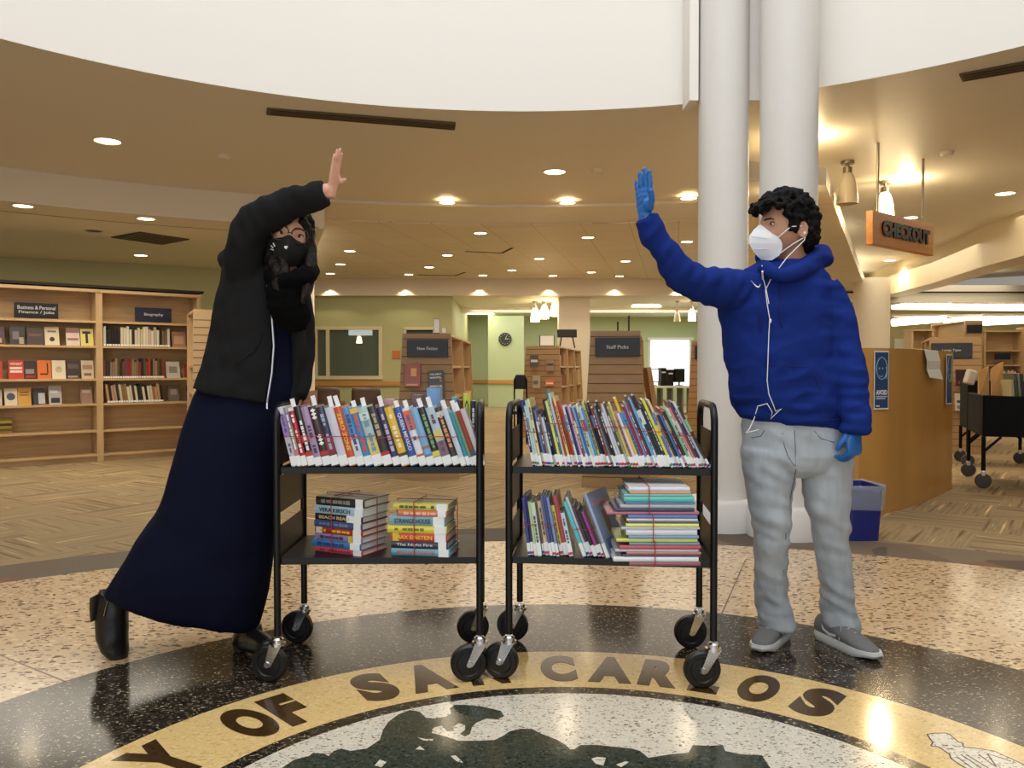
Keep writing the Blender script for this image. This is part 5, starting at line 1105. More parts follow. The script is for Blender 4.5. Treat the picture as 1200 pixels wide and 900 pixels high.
def band_v(c_, z0, z1, ang_, w_, d_, fx, label, fy=None):
    """rubber band round a stack"""
    right = Vector((math.cos(ang_), math.sin(ang_), 0)); away = Vector((-right.y, right.x, 0)); b0 = Vector((c_.x, c_.y, 0)); e = 0.004; pts = []
    if fy is None:
        f = lambda a, z: b0 - right * (w_ * fx + 0.01 * (z - z0)) + away * a + Vector((0, 0, z))
        loop = [(-e - .004, z0 - .0), (-e - .004, z1 + e), (d_ + e, z1 + e), (d_ + e, z0)]
    else:
        f = lambda a, z: b0 + right * a + away * (d_ * fy) + Vector((0, 0, z)); loop = [(e + .006, z0), (e + .006, z1 + e), (-w_ - e, z1 + e), (-w_ - e, z0)]
    for (a0, y0), (a1, y1) in zip(loop, loop[1:] + loop[:1]):
        for k in range(6): s = k / 6; pts.append(f(a0 + (a1 - a0) * s, y0 + (y1 - y0) * s))
    tag(MB().tube(pts, 0.0016, 6, closed=True).build('rubber_band', M_band_red), label, 'rubber band', 'rubber bands')
band_v(q1, .4335, za, math.radians(-26), .21, .158, .60, 'red rubber band crossing the spines of the stack nearest the woman'); band_v(q1, .4335, za, math.radians(-26), .21, .158, .5, 'red rubber band over the page ends of the stack nearest the woman', .5)
band_v(q2, .4335, zb, math.radians(-9), .21, .158, .60, 'red rubber band crossing the spines of her second stack'); band_v(q2, .4335, zb, math.radians(-9), .21, .158, .5, 'red rubber band over the page ends of her second stack', .5)
def band_row(row, i0, i1, fz, d, label):
    pts = []
    for M, t, h in row[i0:i1]: pts += [M @ Vector((t * .5, -.0062, .205 * fz))]
    M, t, h = row[i1 - 1]; M0, t0, h0 = row[i0]
    zr = .205 * fz
    pts = [M0 @ Vector((-.003, -.004, zr))] + pts + [M @ Vector((t + .003, -.004, zr)), M @ Vector((t + .003, d + .006, zr)), M0 @ Vector((-.003, d + .006, zr))]
    tag(MB().tube(pts, 0.0014, 6, closed=True).build('rubber_band', M_band_red), label, 'rubber band', 'rubber bands')
for i0, i1, f_, w_ in ((0, 6, .53, 'first six hardbacks'), (6, 12, .52, 'hardbacks around the orange one'), (12, 17, .50, 'hardbacks around the yellow one'), (17, 22, .52, 'hardbacks after the orange white one')):
    band_row(r1, i0, i1, f_, .15, 'thin red rubber band round the %s on her cart' % w_)
# ------------------------------------------------------------------ the man's cart
PAL = [(50, 62, 130), (206, 226, 210), (196, 214, 236), (232, 222, 150), (70, 72, 90), (90, 130, 180), (80, 70, 100), (150, 130, 120), (196, 220, 230), (26, 26, 30), (34, 30, 34), (222, 214, 130), (60, 110, 110), (206, 216, 222), (190, 52, 42),
       (226, 200, 130), (178, 48, 38), (196, 90, 70), (226, 226, 232), (70, 60, 130), (190, 170, 200), (150, 60, 66), (120, 180, 226), (70, 130, 190), (206, 210, 200), (180, 206, 220), (100, 150, 200), (196, 180, 130), (40, 44, 60), (36, 36, 44), (120, 60, 70), (190, 200, 214), (50, 50, 56), (40, 40, 46), (216, 222, 226), (200, 206, 216), (70, 66, 60), (226, 222, 150), (206, 200, 130), (180, 120, 110), (224, 224, 228),
       (226, 190, 60), (80, 140, 210), (170, 40, 60), (120, 150, 190), (190, 60, 80), (90, 90, 110), (100, 170, 224), (176, 206, 230), (34, 40, 74), (40, 42, 44), (56, 66, 62), (206, 210, 90), (90, 120, 190), (216, 196, 196), (40, 42, 50), (60, 100, 180), (186, 84, 60), (36, 40, 60), (120, 190, 130), (228, 228, 228), (200, 140, 140), (110, 64, 56), (46, 50, 120), (222, 226, 230), (40, 40, 44), (190, 220, 232), (120, 150, 170), (150, 190, 200), (96, 120, 140)]
R1 = []; PAL = PAL[:-4]
rnd = random.Random(5)
hs = [.235, .215, .235, .24, .21, .20, .20, .185, .175, .20, .24, .235, .275, .262, .235]
for i, c in enumerate(PAL):
    h = hs[i] if i < len(hs) else rnd.choice([.2, .215, .225, .235, .24, .25, .255]) * (1.06 if 46 <= i <= 49 else 1)
    R1.append((vary(c, 8), rnd.choice([2.2, 2.5, 2.7, 3.1]) * PX, h, dict(marks=(i + 3 if i % 3 == 0 else 0), tcol=(60, 60, 80) if sum(c) > 380 else (220, 220, 220), bands=([(.6, .8, vary(PAL[(i * 7) % len(PAL)], 5))] if i % 4 == 1 else []))))
r2 = place_row(K2, R1, -0.272, (10.5, 27), 0.75, YS + 0.004, 'top of his cart', 'thin books on top of the man\'s cart', 'thin book', 0.24, labelh=0.040, accents=[None, None, (200, 40, 110), (190, 30, 50), (30, 60, 160), (40, 140, 90)], gap=0.0001)
print('ROW2 end', (K2.inverted() @ r2[-1][0]).translation.x)
for i0, i1, f_, w_ in ((0, 9, .6, 'first nine thin books'), (9, 21, .75, 'thin books around the red ones'), (21, 34, .7, 'thin books after the red ones'), (34, 46, .72, 'thin books in the middle'), (46, 57, .66, 'thin books past the middle'), (57, len(r2), .6, 'last thin books')):
    band_row(r2, i0, i1, f_, .246, 'red band round the %s atop his cart' % w_)
PB = [((60, 72, 140), 3.5, .205), ((44, 44, 110), 3, .212), ((190, 214, 150), 3, .192), ((206, 226, 210), 5, .19), ((120, 110, 90), 2.5, .20), ((214, 190, 160), 5, .195), ((90, 100, 150), 3, .215), ((70, 80, 150), 3.5, .215), ((130, 150, 200), 3, .212), ((226, 206, 90), 4, .18), ((178, 80, 84), 5.5, .215), ((206, 220, 232), 5, .155)]
r3 = place_row(K2, [(c, t * PX, h, dict(marks=i if i % 2 else 0, tcol=(70, 70, 90))) for i, (c, t, h) in enumerate(PB)], -0.287, (6.5, 12), .432, YS + .006, 'his lower shelf, upright group', 'upright books on the man\'s lower shelf', 'thin book', 0.19, labelh=.046, accents=[None, (190, 30, 60), (30, 60, 160), (200, 40, 110)], gap=.0003)
PC = [((90, 200, 214), 4, .205), ((206, 216, 222), 3, .222), ((90, 60, 80), 4, .19), ((40, 42, 46), 4, .18), ((170, 70, 150), 4, .168), ((60, 56, 60), 3, .195)]
xe = (K2.inverted() @ r3[-1][0]).translation.x + r3[-1][1] + .004
r4 = place_row(K2, [(c, t * PX, h, dict(marks=0)) for c, t, h in PC], xe + .030, (20.5, 22), .432, YS + .010, 'his lower shelf, tilted group', 'tilted books on the man\'s lower shelf', 'thin book', 0.19, labelh=.046, accents=[None, (190, 30, 110), (60, 40, 130)], gap=.0003)
M, t, h = r4[-1]; xb = (K2.inverted() @ M).translation.x
Mb = K2 @ Matrix.Translation((xb + t / math.cos(math.radians(22)) + .006, YS - .004, .4325)) @ Matrix.Rotation(-math.radians(20), 4, 'Z') @ Matrix.Rotation(-math.radians(22.5), 4, 'Y')
ob = book(Mb, .012, .235, .20, (150, 172, 208), 'large pale blue picture book, cover showing, ending the tilted group', 'tilted books on the man\'s lower shelf', 'thin', front=(.52, (120, 90, 86), .22, .34), lh=.05)
MB().box((.0125, .1, .235 * .82), (.0008, .15, .02)).build('cover_lettering', cover_mat((206, 150, 170)), ob); MB().box((.0125, .1, .235 * .16), (.0008, .16, .05)).build('cover_picture', cover_mat((100, 140, 200)), ob)
band_row(r3, 0, 9, .55, .196, 'red rubber band round the upright group on his lower shelf'); band_row(r4, 0, 6, .5, .196, 'red rubber band round the tilted group on his lower shelf')
# flat piles of picture books
angK = -0.02
q3 = G(822, 663.5, .432); px_m = q3.y / F
low = [((150, 90, 104), 5.5, 86, 'maroon'), ((232, 234, 240), 7, 103, None), ((70, 66, 96), 3.2, 94, None), ((206, 130, 120), 3.4, 90, 'salmon'), ((200, 200, 206), 3.6, 101, None), ((190, 80, 96), 5.5, 98, 'pink and red'), ((120, 150, 160), 4, 85, 'grey teal')]
mid = [((206, 222, 120), 5, 98, 'yellow green'), ((130, 160, 190), 4.5, 85, None), ((226, 230, 238), 8.5, 86, None), ((196, 206, 222), 3, 95, None), ((230, 228, 130), 5, 88, None), ((90, 96, 110), 3, 86, None), ((216, 220, 226), 3.5, 86, None), ((96, 124, 190), 5, 84, None)]
top_ = [((176, 100, 124), 4, 112, 'wide pink-edged'), ((50, 54, 92), 5, 96, None), ((180, 186, 196), 5, 88, None), ((96, 140, 190), 4, 84, None), ((96, 200, 190), 7.5, 84, 'turquoise'), ((130, 190, 196), 3, 80, None), ((226, 170, 130), 3.5, 74, 'peach'), ((222, 224, 230), 6, 74, 'white topped')]
z = .4325; cum = .432
for nm, items, dx in (('bottom bundle on his cart', low, 0.0), ('middle bundle on his cart', mid, -.006), ('top bundle on his cart', top_, -.02)):
    zs = z
    L = []
    for c, tpx, wpx, cn in items:
        tt = tpx * px_m * 0.80; L.append((c, tt, wpx * px_m * .97, .19 if 'top' not in nm else .22, dx + (.012 if wpx > 105 else 0) + rnd.uniform(-.010, .0) - (.010 if wpx < 82 else 0), dict(kind='thin', lab=False, marks=0, **({'cn': cn} if cn else {}))))
    z = stack(K2, q3, angK, L, 'the ' + nm, 'flat picture books on the man\'s cart', zs - .0005, .3) + .0006
    band_v(Vector((q3.x + dx, q3.y - .002, 0)), zs + .001, z - .001, angK, .30, .245, .52, 'red rubber band round the %s' % nm)
print('pile top px', (CAMH - z))
# ------------------------------------------------------------------ people: builders
def nz(p, f, s=(0, 0, 0)): return noise.noise(Vector((p.x * f[0] + s[0], p.y * f[1] + s[1], p.z * f[2] + s[2])))
def sstep(a, b, x): t = max(0, min(1, (x - a) / (b - a))); return t * t * (3 - 2 * t)
def head_point(d, hx, hy, hz):
    """surface of a head in direction d (x side, y forward, z up)"""
    x, y, z = d; lo = max(0, -z)
    X = hx * x * (1 - 0.30 * sstep(0.2, 1.0, lo)); Y = hy * y; Z = hz * z
    if y < 0: Y *= 1 - 0.42 * sstep(0.25, 0.9, lo)
    else: Y += 0.020 * sstep(0.45, 1.0, lo) * hy / 0.09 + 0.006 * sstep(.2, .6, lo)
    if y > 0.2:
        f = sstep(0.2, 0.7, y)
        Y += f * (0.026 * math.exp(-(x / 0.14) ** 2) * sstep(0.16, -0.12, z) * sstep(-0.46, -0.24, z))
        Y += f * 0.007 * math.exp(-((z - 0.17) / 0.10) ** 2) * math.exp(-(x / 0.6) ** 2)
        Y -= f * 0.013 * math.exp(-((abs(x) - 0.40) / 0.17) ** 2 - ((z - 0.01) / 0.12) ** 2)
        Y += f * 0.004 * math.exp(-((abs(x) - 0.48) / 0.2) ** 2 - ((z + 0.25) / 0.14) ** 2)
        Y += f * 0.006 * math.exp(-(x / 0.3) ** 2 - ((z + 0.60) / 0.06) ** 2) + f * 0.005 * math.exp(-(x / 0.26) ** 2 - ((z + 0.72) / 0.05) ** 2)
    return Vector((X, Y, Z))
def head_mb(M, hx, hy, hz, n=56, m=44):
    vs_ = []; fs_ = []
    for i in range(m + 1):
        th = PI * i / m
        for k in range(n): a = 2 * PI * k / n; vs_.append(M @ head_point((math.sin(th) * math.cos(a), math.sin(th) * math.sin(a), math.cos(th)), hx, hy, hz))
    for i in range(m):
        for k in range(n): fs_.append([i * n + k, (i + 1) * n + k, (i + 1) * n + (k + 1) % n, i * n + (k + 1) % n])
    mb = MB().add(vs_, fs_)
    for s in (-1, 1):   # ears
        c = Vector((s * (hx + 0.004), -0.020, -0.016)); R = Matrix.Rotation(s * 0.35, 3, 'Z')
        e = MB(); e.sphere(c, (0.010, 0.018, 0.031), 14, R=R); e.tube([c + R @ Vector((s * .008, .017 * math.cos(a), .029 * math.sin(a))) for a in [2 * PI * q / 16 for q in range(16)]], 0.0045, 6, closed=True)
        mb.add([M @ p for p in e.v], e.f)
    return mb
def hand_mb(M, sc=1.0, curl=0.1, thumb=(0.62, 0.30, 0.72), fat=1.0, spread=1.0, tl=1.0):
    h = MB()
    h.loft([((0, 0, -0.05), (.026, 0, 0), (0, .020, 0)), ((0, 0, 0.0), (.027, 0, 0), (0, .019, 0)), ((.002, 0, .03), (.037, 0, 0), (0, .017, 0)), ((.002, 0, .06), (.041, 0, 0), (0, .015, 0)), ((0, 0, .088), (.040, 0, 0), (0, .012, 0)), ((0, 0, .098), (.034, 0, 0), (0, .008, 0))], 20)
    h.sphere((.022, .008, .034), (.017, .014, .028), 12)
    for bx, bz, L, sp, r in ((.029, .086, .072, .10, .0092), (.0095, .092, .080, .025, .0095), (-.0105, .088, .074, -.05, .0090), (-.029, .078, .058, -.15, .0080)):
        p = Vector((bx, 0, bz - .012)); a = 0.0; pts = [p.copy()]; rs = [r * fat * 1.08]; sp *= spread
        for k, fr in enumerate((.10, .30, .18, .17, .15, .10)):
            a += curl * (0.5 if k == 0 else 1.0 if k in (1, 3) else .6); d = Vector((math.sin(sp), math.sin(a), math.cos(a))).normalized(); p = p + d * (L + .012) * fr * 1.0; pts.append(p.copy()); rs.append(r * fat * (1.04, 1.0, .97, .92, .82, .5)[k])
        h.tube(pts, rs, 10)
    p = Vector((.030, .006, .018)); d = Vector(thumb).normalized(); d2 = (d + Vector((-.25, .25, .35))).normalized()
    pts = [p, p + d * .026 * tl, p + d * .042 * tl, p + (d * .042 + d2 * .016) * tl, p + (d * .042 + d2 * .028) * tl, p + (d * .042 + d2 * .034) * tl]; h.tube(pts, [q * fat for q in (.0135, .0120, .0108, .0104, .0088, .005)], 10)
    S = Matrix.Diagonal((sc, sc, sc, 1)); h.v = [M @ (S @ q) for q in h.v]; return h
def join(*ms):
    o = MB()
    for m in ms: o.add(m.v, m.f)
    return o
def px_tube(mb, pts, rad, n=18):
    """pts (px,py,Y); rad in metres"""
    w_ = [P(*p) for p in pts]; out = []; rs = []
    for i in range(len(w_) - 1):     # smooth the path
        p0 = w_[max(i - 1, 0)]; p1 = w_[i]; p2 = w_[i + 1]; p3 = w_[min(i + 2, len(w_) - 1)]
        for k in range(4):
            s = k / 4; out.append(0.5 * ((2 * p1) + (p2 - p0) * s + (2 * p0 - 5 * p1 + 4 * p2 - p3) * s * s + (3 * p1 - p0 - 3 * p2 + p3) * s ** 3)); rs.append(rad[i] + (rad[i + 1] - rad[i]) * s)
    out.append(w_[-1]); rs.append(rad[-1]); return mb.tube(out, rs, n)
def hframe(c, fwd, up=(0, 0, 1)):
    f = Vector(fwd).normalized(); u = Vector(up); u = (u - f * u.dot(f)).normalized(); return frame(c, f.cross(u), f, u)
def shell(rows, th=0.016, n=44):
    """open garment: rows (L, R, Y, b, phi0, phi1 in degrees)"""
    outer = []; inner = []
    for (lx, ly, rx, ry, Y, b, p0, p1) in rows:
        L, R = P(lx, ly, Y), P(rx, ry, Y); c = (L + R) / 2; a = (R - L) / 2; al = a.length
        for store, k in ((outer, 0), (inner, th)):
            store.append([c + a * ((al - k) / al) * math.cos(math.radians(p0 + (p1 - p0) * i / n)) + Vector((0, b - k, 0)) * math.sin(math.radians(p0 + (p1 - p0) * i / n)) for i in range(n + 1)])
    m = len(rows); N = n + 1; vs_ = [p for r in outer for p in r] + [p for r in inner for p in r]; fs_ = []; O = m * N
    for i in range(m - 1):
        for k in range(n): fs_ += [[i * N + k, i * N + k + 1, (i + 1) * N + k + 1, (i + 1) * N + k], [O + i * N + k, O + (i + 1) * N + k, O + (i + 1) * N + k + 1, O + i * N + k + 1]]
        for k in (0, n): fs_.append([i * N + k, (i + 1) * N + k, O + (i + 1) * N + k, O + i * N + k])
    for i in (0, m - 1):
        for k in range(n): fs_.append([i * N + k, O + i * N + k, O + i * N + k + 1, i * N + k + 1])
    return MB().add(vs_, fs_)
def eyes(root, M, hx, hy, hz, iris, zz=0.004, xs=0.031, only=(-1, 1), dy=0.0):
    for s in only:
        d = Vector((s * xs / hx, 0, zz / hz)); d.y = math.sqrt(max(0, 1 - d.x ** 2 - d.z ** 2)); c = head_point(d, hx, hy, hz) + Vector((0, -0.0052 + dy, 0))
        e = MB().sphere(c, (0.0125, 0.0085, 0.0062), 16); e.xf(M); eo = e.build('eye', mat('eye_white', (226, 218, 212), 0.25), root, world=True, smooth=True)
        i_ = MB().sphere(c + Vector((0, 0.0062, 0)), (0.0064, 0.0034, 0.0060), 14); i_.xf(M); i_.build('iris', iris, eo, world=True, smooth=True)
        li = MB().tube([c + Vector((0.0145 * math.cos(a), 0.0075 - .004 * abs(math.cos(a)), 0.0066 * math.sin(a))) for a in [PI * k / 10 for k in range(11)]], 0.0021, 6); li.xf(M); li.build('lash', mat('lash_black', (24, 18, 16), 0.6), eo, world=True)
        br = MB().tube([head_point(Vector((s * q / hx, math.sqrt(1 - (q / hx) ** 2 - (zb / hz) ** 2), zb / hz)), hx, hy, hz) + Vector((0, .001, 0)) for q, zb in ((.013, .024), (.022, .0275), (.034, .029), (.046, .024))], [.0022, .0034, .0032, .0014], 8); br.xf(M); br.build('eyebrow', mat('brow_black', (24, 18, 16), 0.8), root, world=True)
# ------------------------------------------------------------------ the woman
YW = 3.10
gw = P(215, 770, YW)
W_ = thing('person', 'woman in a black mask, dark hoodie and long navy dress, arm raised', 'person', (gw.x, YW, 0))
skinW = mat('warm_skin', (214, 160, 134), 0.5, var=0.04, vscale=30)
HW = hframe(P(341, 279, 3.03), (0.22, -0.96, -0.02), (0.16, 0, 1)); hx, hy, hz = .0715, .090, .112
bw = head_mb(HW, hx, hy, hz)
px_tube(bw, [(338, 290, 3.06), (330, 318, 3.09), (322, 340, 3.10)], [.050, .052, .075])
bw.lr([(285, 318, 345, 322, 3.10, .08), (262, 350, 346, 352, 3.10, .10), (256, 400, 345, 405, 3.10, .105), (244, 450, 338, 450, 3.10, .11), (236, 490, 325, 492, 3.10, .12), (232, 520, 320, 520, 3.10, .10)], 24)
px_tube(bw, [(296, 325, 3.06), (300, 282, 3.0), (314, 252, 2.95), (345, 239, 2.93), (372, 229, 2.92), (386, 222, 2.92)], [.055, .048, .042, .036, .029, .026])
px_tube(bw, [(336, 330, 3.18), (348, 380, 3.20), (350, 430, 3.15), (346, 465, 3.10), (338, 480, 3.06)], [.05, .045, .040, .032, .026])
px_tube(bw, [(250, 505, 3.12), (205, 610, 3.14), (165, 660, 3.12), (133, 705, 3.08)], [.085, .06, .052, .042])
px_tube(bw, [(298, 505, 3.08), (300, 610, 3.08), (292, 700, 3.10), (290, 735, 3.12)], [.085, .06, .050, .042])
bw = join(bw, hand_mb(frame(P(389.5, 219, 2.92), (0.20, 0.98, 0), (0.98, -0.20, -.05), (0.16, 0.0, 1)), 0.82, 0.02, (0.10, .80, .42), 0.98, .75, .62), hand_mb(frame(P(339, 480, 3.05), (0.2, -.9, .3), (0, .2, -1), (.95, .2, -.1)), .85, .45))
bw = remesh(bw, 0.0042, 2); bw.build('body', skinW, W_, world=True, smooth=True)
eyes(W_, HW, hx, hy, hz, mat('dark_iris', (30, 20, 16), 0.2), dy=.0030)
gl = MB()
for s in (-1, 1):
    c = Vector((s * .034, .097, .000)); gl.tube([HW @ (c + Vector((0.0295 * math.copysign(abs(math.cos(a)) ** .75, math.cos(a)), -.006 * abs(math.cos(a)) ** 2 * (1 if s * math.cos(a) > 0 else 0), 0.0255 * math.copysign(abs(math.sin(a)) ** .8, math.sin(a))))) for a in [2 * PI * k / 28 for k in range(28)]], .0024, 6, closed=True)
    gl.tube([HW @ Vector((s * .062, .088, .006)), HW @ Vector((s * .078, .04, .006)), HW @ Vector((s * .080, -.015, .0))], .0016, 6)
gl.tube([HW @ Vector((-.008, .098, .004)), HW @ Vector((0, .102, .006)), HW @ Vector((.008, .098, .004))], .0016, 6)
go = gl.build('glasses', mat('glasses_black', (18, 16, 18), 0.3), W_, world=True, smooth=True)
# black cloth mask
def mask_pt(u, v):
    """u -1..1 ear to ear, v 0..1 top to chin"""
    fi = u * 1.28; z = (-.012 - .020 * abs(u) ** 1.2 + .010 * math.exp(-(u / .16) ** 2)) * (1 - v) + (-.116 + .040 * abs(u) ** 1.5) * v
    y = (.097 + .024 * math.sin(PI * min(1, v * 1.05)) * math.exp(-(u / .45) ** 2) + .010 * math.exp(-(u / .2) ** 2) * (1 - v)) * math.cos(fi) ** .9; return Vector(((.082 - .014 * v) * math.sin(fi), y - .014 * v * v, z))
def grid(mb, fn, nu, nv, th):
    vs_ = []; fs_ = []
    for j in range(nv + 1):
        for i in range(nu + 1): vs_.append(fn(-1 + 2 * i / nu, j / nv))
    N = nu + 1
    for j in range(nv):
        for i in range(nu): fs_.append([j * N + i, j * N + i + 1, (j + 1) * N + i + 1, (j + 1) * N + i])
    n0 = len(vs_); vs2 = [p - Vector((p.x, p.y, 0)).normalized() * th for p in vs_]; mb.add(vs_ + vs2, fs_ + [[q + n0 for q in f[::-1]] for f in fs_])
    e = [i for i in range(N)] + [j * N + nu for j in range(1, nv + 1)] + [nv * N + i for i in range(nu - 1, -1, -1)] + [j * N for j in range(nv - 1, 0, -1)]
    o = len(mb.v) - 2 * n0
    for a, b in zip(e, e[1:] + e[:1]): mb.f.append([o + a, o + b, o + b + n0, o + a + n0]); mb.mi.append(0)
    return mb
mk = grid(MB(), mask_pt, 30, 14, .003).xf(HW); mo = mk.build('face_mask', mat('black_cloth', (12, 11, 12), 0.85), W_, world=True, smooth=True)
wk = MB()
for (u0, v0), (u1, v1) in (((.50, .36), (.58, .22)), ((.58, .44), (.70, .34)), ((.56, .53), (.72, .52))): wk.tube([HW @ (mask_pt(u0 + (u1 - u0) * k / 3, v0 + (v1 - v0) * k / 3) + Vector((0, .002, 0))) for k in range(4)], .0022, 6)
c = HW @ (mask_pt(.05, .42) + Vector((0, .002, 0))); wk.sphere(c + Vector((-.003, 0, .001)), .004, 8); wk.sphere(c + Vector((.003, 0, .001)), .004, 8); wk.sphere(c + Vector((0, 0, -.003)), .004, 8)
wk.build('mask_print', M_white, mo, world=True)
# hair
hm = MB(); rnd = random.Random(3)
for _ in range(420):
    d = Vector((rnd.gauss(0, 1), rnd.gauss(0, 1), rnd.gauss(0, 1))).normalized()
    if (d.z > .55 and d.y < .62) or (d.y < .05 and d.z > -.6) or (abs(d.x) > .80 and d.z > -.5 and d.y < .42): hm.sphere(HW @ (head_point(d, hx, hy, hz) * 1.05), rnd.uniform(.013, .020), 8)
for st in ([(352, 256, 2.97), (360, 272, 3.0), (363, 292, 3.0), (361, 318, 2.96), (357, 345, 2.92), (354, 356, 2.91)], [(350, 252, 3.0), (363, 282, 3.05), (365, 310, 3.03), (360, 340, 2.97), (357, 352, 2.95)], [(322, 262, 3.02), (317, 285, 3.0), (319, 305, 2.96), (326, 322, 2.93), (322, 334, 2.92), (330, 342, 2.91)], [(326, 268, 3.05), (318, 300, 3.02), (314, 322, 2.98), (318, 338, 2.96)], [(330, 300, 2.95), (334, 318, 2.93), (328, 330, 2.92), (336, 338, 2.92)]):
    r0 = .020; px_tube(hm, st, [r0, r0 * 1.1, r0, r0 * .9, r0 * .7, r0 * .4][:len(st)] if len(st) > 5 else [r0] * (len(st) - 1) + [.008], 10)
hm = remesh(hm, .0055, 2, lambda p, n: .0045 * nz(p, (60, 60, 18)) + .003 * nz(p, (150, 150, 25)))
hm.build('hair', mat('dark_brown_hair', (20, 13, 10), 0.5, bump=0.5, bscale=120, spec=.25), W_, world=True, smooth=True)
# long navy dress with its skirt
dr_ = MB().lr([(300, 312, 344, 316, 3.09, .075), (278, 330, 349, 334, 3.10, .105), (262, 360, 350, 364, 3.10, .118), (254, 405, 351, 408, 3.10, .122), (242, 440, 353, 438, 3.10, .130), (229, 462, 352, 458, 3.10, .145), (213, 510, 338, 500, 3.09, .165), (205, 540, 331, 535, 3.09, .175), (196, 574, 327, 570, 3.09, .18), (184, 603, 324, 606, 3.09, .185), (162, 630, 321, 640, 3.09, .19), (136, 674, 315, 690, 3.09, .19), (125, 692, 305, 728, 3.09, .175), (128, 697, 302, 737, 3.09, .155)], 40)
dr_ = remesh(dr_, .010, 3, lambda p, n: (.007 * nz(p, (7, 7, 1.6)) + .004 * nz(p, (16, 16, 4)) + .010 * sstep(.62, .45, p.z) * sstep(.2, .5, p.z) * nz(p, (5, 5, 9))) * sstep(1.5, 1.0, p.z))
dr_.build('dress', mat('navy_jersey', (13, 16, 38), 0.85, bump=0.15, bscale=300, spec=.12), W_, world=True, smooth=True)
# dark hoodie, unzipped
OP = (-30, 283)
hd = shell([(226, 455, 354, 476, 3.10, .165, -24, 303), (229, 448, 355, 466, 3.10, .168, -24, 303), (238, 428, 357, 440, 3.10, .162, -24, 303), (246, 400, 357, 408, 3.10, .155, -24, 303), (252, 365, 355, 372, 3.10, .150, -30, 300), (257, 335, 350, 345, 3.10, .145, -40, 297), (264, 312, 346, 322, 3.10, .128, -48, 293), (276, 296, 340, 306, 3.10, .105, -52, 288), (296, 287, 334, 294, 3.10, .075, -56, 276)], .020)
px_tube(hd, [(289, 330, 3.04), (287, 300, 2.99), (292, 275, 2.97), (307, 256, 2.945), (328, 244, 2.93), (352, 236, 2.92), (372, 230, 2.92), (382, 226.5, 2.92)], [.072, .074, .073, .070, .062, .053, .046, .043], 24)
px_tube(hd, [(337, 320, 3.18), (348, 360, 3.21), (351, 410, 3.19), (349, 448, 3.12), (345, 466, 3.08)], [.065, .062, .056, .050, .044], 20)
px_tube(hd, [(296, 316, 2.99), (272, 306, 3.08), (272, 300, 3.2), (300, 296, 3.26), (335, 302, 3.24), (350, 314, 3.12)], [.022, .040, .045, .045, .04, .025], 16)
hd = remesh(hd, .0062, 3, lambda p, n: .008 * nz(p + Vector((p.z * .5, 0, 0)), (8, 8, 9)) + .005 * nz(p, (22, 14, 16), (5, 0, 0)) + .011 * sstep(1.40, 1.6, p.z) * nz(p + Vector((0, 0, p.x * .8)), (24, 9, 14)))
M_hood = mat('charcoal_fleece', (33, 33, 34), 0.95, bump=0.25, bscale=350, spec=.1)
hdo = hd.build('hoodie', M_hood, W_, world=True, smooth=True); tv = bvh(hd)
zr = [(226, 455, 354, 476, .165, 303), (229, 448, 355, 466, .168, 303), (238, 428, 357, 440, .162, 303), (246, 400, 357, 408, .155, 303), (252, 365, 355, 372, .150, 300), (257, 335, 350, 345, .145, 297), (262, 320, 347, 328, .136, 295)]
zpts = []
for lx, ly, rx, ry, b, p1 in zr:
    L, R = P(lx, ly, YW), P(rx, ry, YW); c = (L + R) / 2; a = (R - L) / 2; q = math.radians(p1); zpts.append(c + a * math.cos(q) + Vector((0, b * math.sin(q), 0)) + Vector((.004, -.004, 0)))
MB().tube(zpts, .0036, 6).build('zipper', mat('zip_grey', (176, 178, 182), 0.35, metal=.6), hdo, world=True)
MB().bevbox(zpts[0] + Vector((.001, -.003, -.008)), (.006, .004, .022), .001).build('zip_pull', M_chrome, hdo, world=True)
MB().slab([zpts[5] + Vector(q) for q in ((.004, -.004, .012), (.014, -.003, .012), (.012, -.003, -.05), (.004, -.004, -.08))], (0, -.002, 0)).build('lining_strip', M_white, hdo, world=True)
pk = MB().tube([snap(tv, x, y, .001) for x, y in ((277, 428), (286, 420), (298, 412), (305, 400), (308, 388))], .003, 6); pk.build('pocket_seam', M_hood, hdo, world=True)
cf = MB()
# black scarf
sf = MB(); px_tube(sf, [(318, 322, 2.98), (335, 330, 2.93), (356, 324, 2.95), (362, 314, 3.05), (345, 308, 3.16), (318, 312, 3.12)], [.035, .04, .04, .036, .036, .034], 16)
sf.lr([(316, 318, 359, 322, 2.965, .05), (313, 340, 361, 342, 2.955, .055), (313, 362, 362, 362, 2.955, .05), (322, 378, 365, 376, 2.96, .04), (335, 389, 356, 387, 2.97, .022)], 24)
sf = remesh(sf, .0055, 2, lambda p, n: .007 * nz(p, (14, 14, 28)) + .004 * nz(p, (40, 20, 50))); sf.build('scarf', mat('black_knit', (8, 8, 9), 0.95, bump=0.4, bscale=260, spec=.1), W_, world=True, smooth=True)
